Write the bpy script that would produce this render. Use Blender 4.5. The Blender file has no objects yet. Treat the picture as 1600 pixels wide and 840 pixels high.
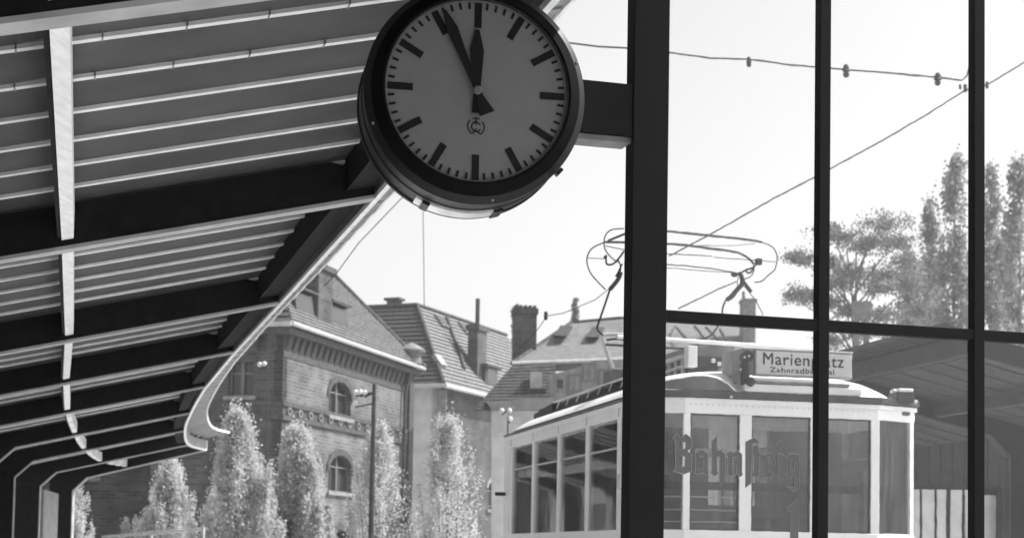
import bpy, bmesh, math, random
from mathutils import Vector, Matrix
random.seed(7)
SC = bpy.context.scene
COL = SC.collection
PI = math.pi
# ------------------------------------------------------------------ camera
F, PITCH, ROLL, SHIFT, EYE = 2600.0, math.radians(3.4), math.radians(1.0), 291.0, 1.65
cam_d = bpy.data.cameras.new('camera'); cam = bpy.data.objects.new('camera', cam_d); COL.objects.link(cam)
cam_d.sensor_width = 36.0; cam_d.lens = F/1600*36; cam_d.shift_y = SHIFT/1600
cam_d.clip_start = 0.05; cam_d.clip_end = 5000
cam_d.dof.use_dof = True; cam_d.dof.focus_distance = 6.8; cam_d.dof.aperture_fstop = 6
CR = Matrix.Rotation(PI/2+PITCH, 3, 'X') @ Matrix.Rotation(ROLL, 3, 'Z')
cam.matrix_world = Matrix.Translation((0, 0, EYE)) @ CR.to_4x4()
SC.camera = cam
# ------------------------------------------------------------------ world + sun
SUN = Vector((0.60, 0.15, 0.77)).normalized()
w = bpy.data.worlds.new('World'); SC.world = w; w.use_nodes = True
nt = w.node_tree; nt.nodes.clear()
wo = nt.nodes.new('ShaderNodeOutputWorld'); bg = nt.nodes.new('ShaderNodeBackground')
sky = nt.nodes.new('ShaderNodeTexSky'); sky.sky_type = 'NISHITA'; sky.sun_disc = False
sky.sun_elevation = math.asin(SUN.z); sky.sun_rotation = math.atan2(SUN.x, SUN.y)
sky.air_density = 1.0; sky.dust_density = 4.0
bw = nt.nodes.new('ShaderNodeRGBToBW')            # monochrome film: the sky's luminance only
nt.links.new(sky.outputs[0], bw.inputs[0]); nt.links.new(bw.outputs[0], bg.inputs[0])
nt.links.new(bg.outputs[0], wo.inputs[0]); bg.inputs[1].default_value = 0.12
sd = bpy.data.lights.new('sun', 'SUN'); sd.energy = 3.0; sd.angle = math.radians(0.5)
so = bpy.data.objects.new('sun', sd); COL.objects.link(so)
so.rotation_euler = SUN.to_track_quat('Z', 'Y').to_euler()
SC.view_settings.view_transform = 'Standard'; SC.view_settings.look = 'None'
SC.view_settings.gamma = 1; SC.view_settings.exposure = 1.33
# ------------------------------------------------------------------ projection helpers (measuring points in the place)
def ray(px, py):
    v = CR @ Vector(((px-800)/F, (420-py+SHIFT)/F, -1.0)); return v/v.y
def at(px, py, D):
    return Vector((0, 0, EYE)) + ray(px, py)*D
def onp(px, py, o, n):
    r = ray(px, py); e = Vector((0, 0, EYE)); return e + r*((Vector(o)-e).dot(n)/r.dot(n))
# ------------------------------------------------------------------ materials (all neutral: black and white photograph)
MATS = {}
def mat(name, v, rough=0.6, var=0.0, scale=8.0, bump=0.0, metal=0.0, spec=0.3, stretch=None):
    if name in MATS: return MATS[name]
    m = bpy.data.materials.new(name); m.use_nodes = True; n = m.node_tree; b = n.nodes['Principled BSDF']
    b.inputs['Base Color'].default_value = (v, v, v, 1); b.inputs['Roughness'].default_value = rough
    b.inputs['Metallic'].default_value = metal; b.inputs['Specular IOR Level'].default_value = spec
    if var or bump:
        tc = n.nodes.new('ShaderNodeTexCoord'); ns = n.nodes.new('ShaderNodeTexNoise')
        ns.inputs['Scale'].default_value = scale; ns.inputs['Detail'].default_value = 6
        if stretch:
            mp = n.nodes.new('ShaderNodeMapping'); mp.inputs['Scale'].default_value = stretch
            n.links.new(tc.outputs['Object'], mp.inputs[0]); n.links.new(mp.outputs[0], ns.inputs[0])
        else: n.links.new(tc.outputs['Object'], ns.inputs[0])
        if var:
            mr = n.nodes.new('ShaderNodeMapRange'); mr.inputs[1].default_value = .3; mr.inputs[2].default_value = .7
            mr.inputs[3].default_value = v*(1-var); mr.inputs[4].default_value = min(.9, v*(1+var))
            n.links.new(ns.outputs[0], mr.inputs[0]); n.links.new(mr.outputs[0], b.inputs['Base Color'])
        if bump:
            bp = n.nodes.new('ShaderNodeBump'); bp.inputs['Strength'].default_value = bump; bp.inputs['Distance'].default_value = .01
            n.links.new(ns.outputs[0], bp.inputs['Height']); n.links.new(bp.outputs[0], b.inputs['Normal'])
    MATS[name] = m; return m
def brick_mat(name, v, mortar, scale=1.0):
    m = bpy.data.materials.new(name); m.use_nodes = True; n = m.node_tree; b = n.nodes['Principled BSDF']
    tc = n.nodes.new('ShaderNodeTexCoord'); sx = n.nodes.new('ShaderNodeSeparateXYZ'); ad = n.nodes.new('ShaderNodeMath'); ad.operation = 'ADD'
    cx = n.nodes.new('ShaderNodeCombineXYZ'); bt = n.nodes.new('ShaderNodeTexBrick')
    n.links.new(tc.outputs['Object'], sx.inputs[0]); n.links.new(sx.outputs[0], ad.inputs[0]); n.links.new(sx.outputs[1], ad.inputs[1])
    n.links.new(ad.outputs[0], cx.inputs[0]); n.links.new(sx.outputs[2], cx.inputs[1]); n.links.new(cx.outputs[0], bt.inputs[0])
    bt.inputs['Scale'].default_value = 1; bt.inputs['Brick Width'].default_value = .26*scale; bt.inputs['Row Height'].default_value = .085*scale
    bt.inputs['Mortar Size'].default_value = .012*scale; bt.inputs['Bias'].default_value = 0
    bt.inputs['Color1'].default_value = (v*.72,)*3+(1,); bt.inputs['Color2'].default_value = (v*1.25,)*3+(1,); bt.inputs['Mortar'].default_value = (mortar,)*3+(1,)
    ns = n.nodes.new('ShaderNodeTexNoise'); ns.inputs['Scale'].default_value = .9; ns.inputs['Detail'].default_value = 8
    n.links.new(tc.outputs['Object'], ns.inputs[0])
    mr = n.nodes.new('ShaderNodeMapRange'); mr.inputs[1].default_value = .3; mr.inputs[2].default_value = .7; mr.inputs[3].default_value = .62; mr.inputs[4].default_value = 1.25
    n.links.new(ns.outputs[0], mr.inputs[0])
    mx = n.nodes.new('ShaderNodeVectorMath'); mx.operation = 'SCALE'; n.links.new(bt.outputs[0], mx.inputs[0]); n.links.new(mr.outputs[0], mx.inputs['Scale'])
    n.links.new(mx.outputs[0], b.inputs['Base Color']); b.inputs['Roughness'].default_value = .9; b.inputs['Specular IOR Level'].default_value = .1
    bp = n.nodes.new('ShaderNodeBump'); bp.inputs['Strength'].default_value = .4; bp.inputs['Distance'].default_value = .01; bp.invert = True
    n.links.new(bt.outputs['Fac'], bp.inputs['Height']); n.links.new(bp.outputs[0], b.inputs['Normal'])
    MATS[name] = m; return m
def leaf_mat(name, v):
    m = bpy.data.materials.new(name); m.use_nodes = True; n = m.node_tree; b = n.nodes['Principled BSDF']; out = n.nodes['Material Output']
    tc = n.nodes.new('ShaderNodeTexCoord'); ns = n.nodes.new('ShaderNodeTexNoise'); ns.inputs['Scale'].default_value = 2.2; ns.inputs['Detail'].default_value = 8; ns.inputs['Roughness'].default_value = .75
    n.links.new(tc.outputs['Object'], ns.inputs[0])
    mr = n.nodes.new('ShaderNodeMapRange'); mr.inputs[1].default_value = .3; mr.inputs[2].default_value = .7; mr.inputs[3].default_value = v*(.65 if v > .4 else .35); mr.inputs[4].default_value = v*(1.25 if v > .4 else 1.6); b.inputs['Specular IOR Level'].default_value = .1
    n.links.new(ns.outputs[0], mr.inputs[0]); n.links.new(mr.outputs[0], b.inputs['Base Color']); b.inputs['Roughness'].default_value = .6
    tr = n.nodes.new('ShaderNodeBsdfTranslucent'); n.links.new(mr.outputs[0], tr.inputs[0])
    mx = n.nodes.new('ShaderNodeMixShader'); mx.inputs[0].default_value = .5
    n.links.new(b.outputs[0], mx.inputs[1]); n.links.new(tr.outputs[0], mx.inputs[2]); n.links.new(mx.outputs[0], out.inputs[0])
    MATS[name] = m; return m
def window_glass(name, tint, refl=1.45):
    m = bpy.data.materials.new(name); m.use_nodes = True; n = m.node_tree; n.nodes.clear()
    o = n.nodes.new('ShaderNodeOutputMaterial'); t = n.nodes.new('ShaderNodeBsdfTransparent'); t.inputs[0].default_value = (tint,)*3+(1,)
    g = n.nodes.new('ShaderNodeBsdfGlossy'); g.inputs['Roughness'].default_value = .03; g.inputs[0].default_value = (.95,)*3+(1,)
    tc = n.nodes.new('ShaderNodeTexCoord'); ns = n.nodes.new('ShaderNodeTexNoise'); ns.inputs['Scale'].default_value = 2.0
    n.links.new(tc.outputs['Object'], ns.inputs[0]); bp = n.nodes.new('ShaderNodeBump'); bp.inputs['Strength'].default_value = .25; bp.inputs['Distance'].default_value = .004
    n.links.new(ns.outputs[0], bp.inputs['Height']); n.links.new(bp.outputs[0], g.inputs['Normal'])
    f = n.nodes.new('ShaderNodeFresnel'); f.inputs[0].default_value = refl; mx = n.nodes.new('ShaderNodeMixShader')
    n.links.new(f.outputs[0], mx.inputs[0]); n.links.new(t.outputs[0], mx.inputs[1]); n.links.new(g.outputs[0], mx.inputs[2])
    # film of dust and dried rain streaks on the glass
    mp = n.nodes.new('ShaderNodeMapping'); mp.inputs['Scale'].default_value = (9, 9, .9); n2 = n.nodes.new('ShaderNodeTexNoise'); n2.inputs['Scale'].default_value = 2.2; n2.inputs['Detail'].default_value = 7; n2.inputs['Roughness'].default_value = .65
    n.links.new(tc.outputs['Object'], mp.inputs[0]); n.links.new(mp.outputs[0], n2.inputs[0]); r2 = n.nodes.new('ShaderNodeMapRange'); r2.inputs[1].default_value = .42; r2.inputs[2].default_value = .72; r2.inputs[3].default_value = .02; r2.inputs[4].default_value = .12
    n.links.new(n2.outputs[0], r2.inputs[0]); df = n.nodes.new('ShaderNodeBsdfDiffuse'); df.inputs[0].default_value = (.5, .5, .5, 1); m2 = n.nodes.new('ShaderNodeMixShader')
    n.links.new(r2.outputs[0], m2.inputs[0]); n.links.new(mx.outputs[0], m2.inputs[1]); n.links.new(df.outputs[0], m2.inputs[2]); n.links.new(m2.outputs[0], o.inputs[0])
    MATS[name] = m; return m
def pane_glass(name, wavy):
    m = bpy.data.materials.new(name); m.use_nodes = True; n = m.node_tree; n.nodes.clear()
    o = n.nodes.new('ShaderNodeOutputMaterial'); g = n.nodes.new('ShaderNodeBsdfGlass'); g.inputs['Roughness'].default_value = 0; g.inputs['IOR'].default_value = 1.45
    g.inputs[0].default_value = (.97,)*3+(1,)
    if wavy:
        tc = n.nodes.new('ShaderNodeTexCoord'); ns = n.nodes.new('ShaderNodeTexNoise'); ns.inputs['Scale'].default_value = 26; ns.inputs['Detail'].default_value = 1
        n.links.new(tc.outputs['Object'], ns.inputs[0]); bp = n.nodes.new('ShaderNodeBump'); bp.inputs['Strength'].default_value = 1; bp.inputs['Distance'].default_value = .000028
        n.links.new(ns.outputs[0], bp.inputs['Height']); n.links.new(bp.outputs[0], g.inputs['Normal'])
    n.links.new(g.outputs[0], o.inputs[0]); MATS[name] = m; return m
M = dict(
    post=mat('dark_post_paint', .008, .6, .08, 30, .03, spec=.12), black=mat('black_paint', .012, .45, .2, 20, spec=.22),
    beam=mat('tarred_steel', .014, .8, .3, 10, spec=.1), pale=mat('pale_steel_paint', .80, .6, .12, 5, .1, stretch=(8, 1, 1)),
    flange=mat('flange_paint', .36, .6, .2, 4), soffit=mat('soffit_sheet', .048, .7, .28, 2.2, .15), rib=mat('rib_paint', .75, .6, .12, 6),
    fascia=mat('fascia_sheet', .30, .6, .15, 6), face=mat('clock_face', .16, .55, .04, 20), mark=mat('clock_marks', .012, .6, spec=.1),
    lampglass=mat('lamp_glass', .75, .15, .2, 12, spec=.8), letter=mat('letter_film', .14, .6), outline=mat('letter_outline', .42, .6),
    cream=mat('cream_enamel', .82, .35, .07, 3, .05, spec=.5), white=mat('white_roof_paint', .66, .5, .1, 3, .1), gutter=mat('gutter_dark', .05, .5, .4, 9),
    darkp=mat('dark_panel', .035, .6, .4, 6), greyp=mat('grey_machine_paint', .16, .6, .35, 7), lightg=mat('light_grey_paint', .5, .5, .2, 6),
    roofshade=mat('roof_shade_grey', .10, .6, .35, 5), interior=mat('tram_interior', .10, .8, .3, 3), sign=mat('sign_enamel', .50, .4, .05, 5), ink=mat('sign_ink', .02, .6),
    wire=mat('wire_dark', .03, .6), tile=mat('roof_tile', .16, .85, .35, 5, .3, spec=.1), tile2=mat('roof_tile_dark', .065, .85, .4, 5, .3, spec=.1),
    slate=mat('slate_roof', .15, .8, .2, 4, .2, spec=.1), tin=mat('gutter_tin', .36, .5, .15, 3), plaster=mat('plaster', .48, .9, .15, 1.5, .1, spec=.1),
    stone=mat('stone_trim', .20, .9, .25, 4, .1), trim=mat('dark_brick_trim', .07, .9, .3, 5, spec=.1), dark=mat('window_dark', .02, .2, .3, 5, spec=.6), frame=mat('window_frame', .13, .7),
    wood=mat('dark_boards', .03, .8, .3, 4), bark=mat('bark', .10, .9, .3, 8, .3), board=mat('white_boards', .72, .7, .12, 5), globe=mat('opal_globe', .55, .3),
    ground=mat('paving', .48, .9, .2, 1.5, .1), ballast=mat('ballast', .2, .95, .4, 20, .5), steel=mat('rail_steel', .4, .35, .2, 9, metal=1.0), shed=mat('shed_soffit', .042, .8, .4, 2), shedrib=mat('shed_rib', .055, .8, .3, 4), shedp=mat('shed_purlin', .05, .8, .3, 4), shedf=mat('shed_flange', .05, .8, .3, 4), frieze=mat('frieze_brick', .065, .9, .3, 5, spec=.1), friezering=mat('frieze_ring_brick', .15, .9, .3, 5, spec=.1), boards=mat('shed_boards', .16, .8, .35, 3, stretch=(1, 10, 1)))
M['brick'] = brick_mat('sunlit_brick', .115, .17, 1.6); M['brick2'] = brick_mat('dark_and_shaded_brick', .075, .10, 1.6); M['tglass'] = window_glass('tram_glass', .95, 1.45)  # the darker brick also carries the shade of the brick building's left face
M['leaf'] = leaf_mat('young_poplar_leaf', .55); M['leaf2'] = leaf_mat('far_leaf', .27); M['needle'] = leaf_mat('pine_needle', .17)
M['pane'] = pane_glass('pane_flat', False); M['panew'] = pane_glass('pane_wavy', True)
# ------------------------------------------------------------------ mesh helpers
class MB:
    def __init__(s): s.v = []; s.f = []; s.sm = []
    def add(s, vs, fs, smooth=False):
        o = len(s.v); s.v += [tuple(v) for v in vs]; s.f += [tuple(i+o for i in f) for f in fs]; s.sm += [smooth]*len(fs); return s
    def hexa(s, p):   # 8 points: bottom 4 then top 4
        return s.add(p, [(0,3,2,1),(4,5,6,7),(0,1,5,4),(1,2,6,5),(2,3,7,6),(3,0,4,7)])
    def box(s, x0, x1, y0, y1, z0, z1):
        return s.hexa([(x0,y0,z0),(x1,y0,z0),(x1,y1,z0),(x0,y1,z0),(x0,y0,z1),(x1,y0,z1),(x1,y1,z1),(x0,y1,z1)])
    def tube(s, pts, r, n=8, smooth=True, cap=True):
        pts = [Vector(p) for p in pts]; rr = r if isinstance(r, (list, tuple)) else [r]*len(pts); vs = []; ref = None
        for i, p in enumerate(pts):
            d = (pts[min(i+1, len(pts)-1)]-pts[max(i-1, 0)]).normalized()
            a = d.cross(Vector((0, 0, 1))) if ref is None else ref - d*ref.dot(d)
            if a.length < 1e-3: a = d.cross(Vector((0, 1, 0)))
            a.normalize(); ref = a; b = d.cross(a)
            vs += [p+(a*math.cos(2*PI*k/n)+b*math.sin(2*PI*k/n))*rr[i] for k in range(n)]
        fs = [(i*n+k, i*n+(k+1) % n, (i+1)*n+(k+1) % n, (i+1)*n+k) for i in range(len(pts)-1) for k in range(n)]
        if cap: fs += [tuple(range(n))[::-1], tuple((len(pts)-1)*n+k for k in range(n))]
        return s.add(vs, fs, smooth)
    def lathe(s, prof, c, axis='y', n=96, smooth=True, close=False):
        # prof: (r, t) along axis
        vs = []
        for r, t in prof:
            for k in range(n):
                a = 2*PI*k/n; x, z = r*math.cos(a), r*math.sin(a)
                vs.append((c[0]+x, c[1]+t, c[2]+z) if axis == 'y' else (c[0]+x, c[1]+z, c[2]+t))
        fs = [(i*n+k, i*n+(k+1) % n, (i+1)*n+(k+1) % n, (i+1)*n+k) for i in range(len(prof)-1) for k in range(n)]
        return s.add(vs, fs, smooth)
    def sphere(s, c, r, n=12, m=8, sz=1.0):
        vs = [(c[0]+r*math.sin(PI*j/m)*math.cos(2*PI*k/n), c[1]+r*math.sin(PI*j/m)*math.sin(2*PI*k/n), c[2]+sz*r*math.cos(PI*j/m)) for j in range(m+1) for k in range(n)]
        return s.add(vs, [(j*n+k, (j+1)*n+k, (j+1)*n+(k+1) % n, j*n+(k+1) % n) for j in range(m) for k in range(n)], True)
    def prism(s, poly, y0, y1):   # poly in (x,z), extruded in y
        n = len(poly); vs = [(x, y0, z) for x, z in poly]+[(x, y1, z) for x, z in poly]
        return s.add(vs, [tuple(range(n)), tuple(range(2*n-1, n-1, -1))]+[(i, i+n, (i+1) % n+n, (i+1) % n) for i in range(n)])
    def build(s, name, m, parent=None, loc=None, bevel=0, matrix=None):
        me = bpy.data.meshes.new(name); me.from_pydata(s.v, [], s.f); me.materials.append(m)
        me.polygons.foreach_set('use_smooth', s.sm); me.update()
        b = bmesh.new(); b.from_mesh(me)
        if len(me.polygons) < 20000: bmesh.ops.recalc_face_normals(b, faces=b.faces)
        b.to_mesh(me); b.free()
        if any(s.sm):
            try: me.set_sharp_from_angle(angle=math.radians(40))
            except Exception: pass
        o = bpy.data.objects.new(name, me); COL.objects.link(o)
        if parent: o.parent = parent
        if loc: o.location = loc
        if bevel:
            md = o.modifiers.new('bevel', 'BEVEL'); md.width = bevel; md.segments = 2; md.limit_method = 'ANGLE'
        return o
def tag(o, label=None, cat=None, group=None, kind=None):
    for k, v in (('label', label), ('category', cat), ('group', group), ('kind', kind)):
        if v: o[k] = v
    return o
def thing(name, label, cat, loc=(0, 0, 0), rz=0, group=None):
    o = bpy.data.objects.new(name, None); COL.objects.link(o); o.location = loc; o.rotation_euler = (0, 0, rz)
    o.empty_display_size = .2
    return tag(o, label, cat, group)
def inst(o, parent, loc, name=None):
    c = o.copy(); COL.objects.link(c); c.parent = parent; c.location = loc; return c
# ------------------------------------------------------------------ ground
tag(MB().add([(-3000,-3000,-.32),(3000,-3000,-.32),(3000,4000,-.32),(-3000,4000,-.32)], [(0,1,2,3)]).build('ground', M['ground']), kind='structure')
PSI = math.radians(12.5)
RX, RY = Vector((math.cos(PSI), math.sin(PSI), 0)), Vector((-math.sin(PSI), math.cos(PSI), 0))
TO = Vector((2.42, 14.25, 0)) - RX*.08
g = MB().box(-2.6, 2.6, -40, 60, -.30, -.26).build('track_bed', M['ballast']); g.location = TO; g.rotation_euler = (0, 0, PSI); tag(g, kind='structure')
g = MB().box(-14, -1.75, -40, 24, -.30, 0).build('platform', M['ground']); g.location = TO; g.rotation_euler = (0, 0, PSI); tag(g, kind='structure')
rl = thing('railway_track', 'pair of steel rails under the tram between the platforms', 'track', TO, PSI)
for s_ in (-.5, .5): MB().box(s_-.035, s_+.035, -40, 60, -.255, -.13).build('rail', M['steel'], rl)
# ------------------------------------------------------------------ canopies
def canopy(name, label, edge, dirs, over, side, hedge, slope, purlin_w, tail, beams=None, st=None, wave=.004):
    K = dict(soffit='soffit', rib='rib', pale='pale', flange='flange', fascia='fascia', lip='pale'); K.update(st or {})
    root = thing(name, label, 'platform roof', (edge[0][0], edge[0][1], 0)); o0 = Vector((edge[0][0], edge[0][1], 0))
    def P(i, w, h, t=0.0):
        """frame i (+ fraction t), w metres in from the edge, h above the soffit line"""
        def q(i): return Vector((edge[i][0]+dirs[i][0]*w, edge[i][1]+dirs[i][1]*w, EYE+hedge-slope*w+h))
        p = q(i) if t == 0 else q(i).lerp(q(i+1), t)
        return p-o0
    n = len(edge)
    def seg(m, i0, t0, i1, t1, w0, w1, h0, h1):
        m.hexa([P(i0,w0,h0,t0), P(i0,w1,h0,t0), P(i1,w1,h0,t1), P(i1,w0,h0,t1), P(i0,w0,h1,t0), P(i0,w1,h1,t0), P(i1,w1,h1,t1), P(i1,w0,h1,t1)])
    for i in (range(n) if beams is None else beams):
        dv = Vector((dirs[i][0], dirs[i][1], 0)); a = Vector((-dv.y, dv.x, 0))
        def Q(w, z, k): return Vector((edge[i][0], edge[i][1], 0)) + dv*w + a*k + Vector((0, 0, z)) - o0
        def zl(w): return EYE+hedge-slope*w
        # underside profile from the edge to the knee and down the column
        prof = [(.02, zl(.02)), (2.70, zl(2.70)), (3.02, zl(2.70)-.30), (3.02, -.1)]
        outer = [(.02, zl(.02)+.13), (.30, zl(.30)+.25), (tail, zl(tail)+.25), (tail, -.1)]
        m = MB(); t_ = .055
        pts = [prof[0], prof[1], prof[2], prof[3], outer[3], outer[2], outer[1], outer[0]]
        vs = [Q(w_, z, -t_) for w_, z in pts]+[Q(w_, z, t_) for w_, z in pts]
        # faces: beam quad, knee, column
        fs = []
        for a_, b_, c_, d_ in ((0, 1, 6, 7), (2, 3, 4, 5)):
            fs += [(a_, b_, c_, d_), (a_+8, d_+8, c_+8, b_+8)]
        fs += [(1, 2, 5, 6), (9, 14, 13, 10)]
        fs += [(k, (k+1) % 8, (k+1) % 8+8, k+8) for k in range(8)]
        b = m.add(vs, fs).build('beam', M['beam'], root)
        f = MB(); T = .022; W = .065
        fp = [(.02, zl(.02)), (2.70, zl(2.70)), (3.02, zl(2.70)-.30), (3.02, -.1)]
        fo = [(.02, zl(.02)-T), (2.69, zl(2.69)-T), (3.02-T, zl(2.70)-.30-T*.6), (3.02-T, -.1)]
        for k in range(3):
            f.hexa([Q(*fo[k], -W), Q(*fo[k+1], -W), Q(*fo[k+1], W), Q(*fo[k], W), Q(*fp[k], -W), Q(*fp[k+1], -W), Q(*fp[k+1], W), Q(*fp[k], W)])
        f.build('flange', M[K['flange']], b)
    for i in (2,) if side > 0 else ():
        Lb = (Vector(edge[i+1]+(0,))-Vector(edge[i]+(0,))).length
        for k in (2, 3):
            for q_ in range(9):
                t0 = k/round(Lb/.575); wq = .35+q_*.33+.02*k; m = MB(); seg(m, i, t0-.003, i, t0+.056/Lb, wq, wq+.007, .237, .262); m.build('sheet_clip', M['greyp'], root)
    for i in range(n-1):
        L = (Vector(edge[i+1]+(0,))-Vector(edge[i]+(0,))).length; k_ = max(1, round(L/.575))
        for k in range(k_):
            t0, t1 = k/k_, (k+1)/k_; e = .022/L
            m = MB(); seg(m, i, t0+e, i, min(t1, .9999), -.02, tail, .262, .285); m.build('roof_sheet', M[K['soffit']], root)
            m = MB(); o0_, o1_ = [over[i]+(over[min(i+1, n-1)]-over[i])*t for t in (t0+e, t1)]; m.hexa([P(i,-o0_,.262,t0+e), P(i,-.022,.262,t0+e), P(i,-.022,.262,min(t1,.9999)), P(i,-o1_,.262,min(t1,.9999)), P(i,-o0_,.285,t0+e), P(i,-.022,.285,t0+e), P(i,-.022,.285,min(t1,.9999)), P(i,-o1_,.285,min(t1,.9999))]); m.build('eave_sheet', M[K['fascia']], root)
            tt = max(t0, .002); m = MB(); seg(m, i, tt, i, tt+.045/L, -.035, tail-.05, .240, .258); m.build('rib', M[K['rib']], root)
            m = MB(); seg(m, i, tt, i, tt+.06/L, -over[i]+.02, -.04, .248, .2615); m.build('eave_rib', M[K['fascia']], root)
        PW = lambda j: purlin_w+(.07 if j < 3 else .035 if j == 3 else .0)
        pa, pb = PW(i), PW(i+1)
        def lseg(m, d0, d1, h0, h1):
            ta, tb = .07/L, 1-.07/L
            m.hexa([P(i,pa+d0,h0,ta), P(i,pa+d1,h0,ta), P(i,pb+d1,h0,tb), P(i,pb+d0,h0,tb), P(i,pa+d0,h1,ta), P(i,pa+d1,h1,ta), P(i,pb+d1,h1,tb), P(i,pb+d0,h1,tb)])
        m = MB(); lseg(m, -.034, .034, .035, .20); m.build('purlin', M[K['pale']], root)
        m = MB(); lseg(m, .036, .058, .05, .21); m.build('purlin_shade_strip', M['beam'], root)  # shadow line beside the purlin, built as a dark strip
        m = MB(); seg(m, i, .012/L, i, 1-.012/L, .03, .20, .05, .26); m.build('edge_girder', M['beam'], root)
        m = MB(); seg(m, i, 0, i, .9999, -.025, .015, -.022, .01); m.build('edge_lip', M[K['lip']], root)
        m = MB(); seg(m, i, 0, i, .9999, -.03, -.005, .012, .205); m.build('fascia', M[K['fascia']], root)
        # drip edge: scalloped end of the roof sheet
        m = MB(); q = max(2, k_*6); vs = []
        for j in range(q+1):
            t = min(j/q, .9999); ov = over[i]+(over[min(i+1, n-1)]-over[i])*t; c = wave*math.cos(2*PI*j/6)
            vs += [P(i, -ov-.01, .245+c, t), P(i, -ov-.01, .285+c, t), P(i, -ov+.01, .285+c, t), P(i, -ov+.01, .245+c, t)]
        fs = []
        for j in range(q):
            for e_ in range(4): fs.append((j*4+e_, j*4+(e_+1) % 4, (j+1)*4+(e_+1) % 4, (j+1)*4+e_))
        m.add(vs, fs).build('drip_edge', M[K['lip']], root)
    return root, P, o0
e1 = [(3.08,-4.5),(1.90,-.3),(.97,4.0+.0),(.27,5.9)]
edge = [(3.02,-4.2),(1.72,.6),(.28,5.9),(-.87,10.2),(-2.08,14.67),(-3.10,18.4),(-4.15,22.4),(-5.2,26.8),(-6.1,30.9),(-6.84,35.1),(-6.80,36.9)]
def ang(a): a = math.radians(a); return (-math.cos(a), -math.sin(a))
dirs = [ang(15)]*6+[ang(14.5), ang(13.5), ang(12), ang(7.5), ang(-6)]
over = [.38]*8+[.40, .48, .52]
def refine(L_, i0, k):
    out = list(L_[:i0])
    for i in range(i0, len(L_)-1):
        p = [L_[max(i-1, 0)], L_[i], L_[i+1], L_[min(i+2, len(L_)-1)]]
        for j in range(k):
            t = j/k; f = lambda a, b, c, d: .5*(2*b+(c-a)*t+(2*a-5*b+4*c-d)*t*t+(3*b-a-3*c+d)*t**3)
            out.append(tuple(f(*[q[z] for q in p]) for z in range(len(L_[0]))))
    return out+[L_[-1]]
allp = refine([e_+d_+(o_,) for e_, d_, o_ in zip(edge, dirs, over)], 6, 4)
edge = [p[:2] for p in allp]; dirs = [p[2:4] for p in allp]; over = [p[4] for p in allp]; BI = list(range(6))+[6, 10, 14, 18, 22]
cl, CP, CO = canopy('platform_canopy', 'near platform roof with dark sloping beams, pale ribs and a curved far end', edge, dirs, over, 1, 2.2, .24, 1.80, 3.55, beams=BI)
m = MB()
for i in range(0, 16):
    m.hexa([CP(i,3.6,0)*1, CP(i,3.68,0), CP(i+1,3.68,0), CP(i+1,3.6,0)]+[CP(i,3.6,.2), CP(i,3.68,.2), CP(i+1,3.68,.2), CP(i+1,3.6,.2)])
    for q_ in range(4):
        v = list(m.v[-8+q_]); v[2] = 0; m.v[-8+q_] = tuple(v)
bw_ = m.build('back_wall', M['wood']); bw_.location = CO
tag(bw_, 'dark boarded wall behind the columns of the near platform roof', 'wall')
m = MB(); a_, b_ = CP(18,3.05,0,.7), CP(20,3.05,0,.2)
m.hexa([(a_.x,a_.y,0),(a_.x-.04,a_.y,0),(b_.x-.04,b_.y,0),(b_.x,b_.y,0),(a_.x,a_.y,2.85),(a_.x-.04,a_.y,2.85),(b_.x-.04,b_.y,2.8),(b_.x,b_.y,2.8)])
o = m.build('side_panel', M['fascia']); o.location = CO; tag(o, 'pale upright panel between the last two columns of the near platform roof', 'panel')
# unseen wall and roof added behind the viewer to cut sky light
sb = thing('sky_block_wall', 'unseen wall with roof added behind the viewpoint to cut sky light', 'building', (0, -4.5, 0), math.radians(15))
MB().box(-7, 6, -.4, 0, 0, 6.5).build('wall', M['wood'], sb); MB().box(-7.5, 6.5, -.5, 2.5, 6.503, 6.7).build('roof', M['tile2'], sb)
# far platform canopy (mirrored), right of the tram
ea = math.radians(14); ex, ey = -math.sin(ea), math.cos(ea)
edge2 = [(5.35+ex*k*4.2, 19.5+ey*k*4.2) for k in range(0, 4)]
dirs2 = [(math.cos(ea), math.sin(ea))]*4
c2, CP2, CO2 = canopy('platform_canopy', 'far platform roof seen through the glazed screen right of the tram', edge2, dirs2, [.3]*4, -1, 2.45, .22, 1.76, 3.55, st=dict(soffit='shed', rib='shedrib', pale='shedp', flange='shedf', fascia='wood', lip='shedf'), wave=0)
p0 = at(1525, 860, 33.5); fs_ = thing('goods_shed', 'dark boarded shed behind the white boards at the end of the far platform roof', 'shed', (p0.x, p0.y, 0), .05)
hx_ = 132*33.5/F; nb = 14
for k in range(nb):
    MB().box(-hx_+2*hx_*k/nb+.008, -hx_+2*hx_*(k+1)/nb-.008, .0, .04, 0, 4.2).build('wall_board', M['wood'], fs_)
MB().box(-hx_, hx_, .042, 3.5, 0, 4.2).build('shed_body', M['wood'], fs_); MB().box(-hx_-.2, hx_+.2, -.3, 3.7, 4.203, 4.35).build('roof', M['shed'], fs_)
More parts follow.
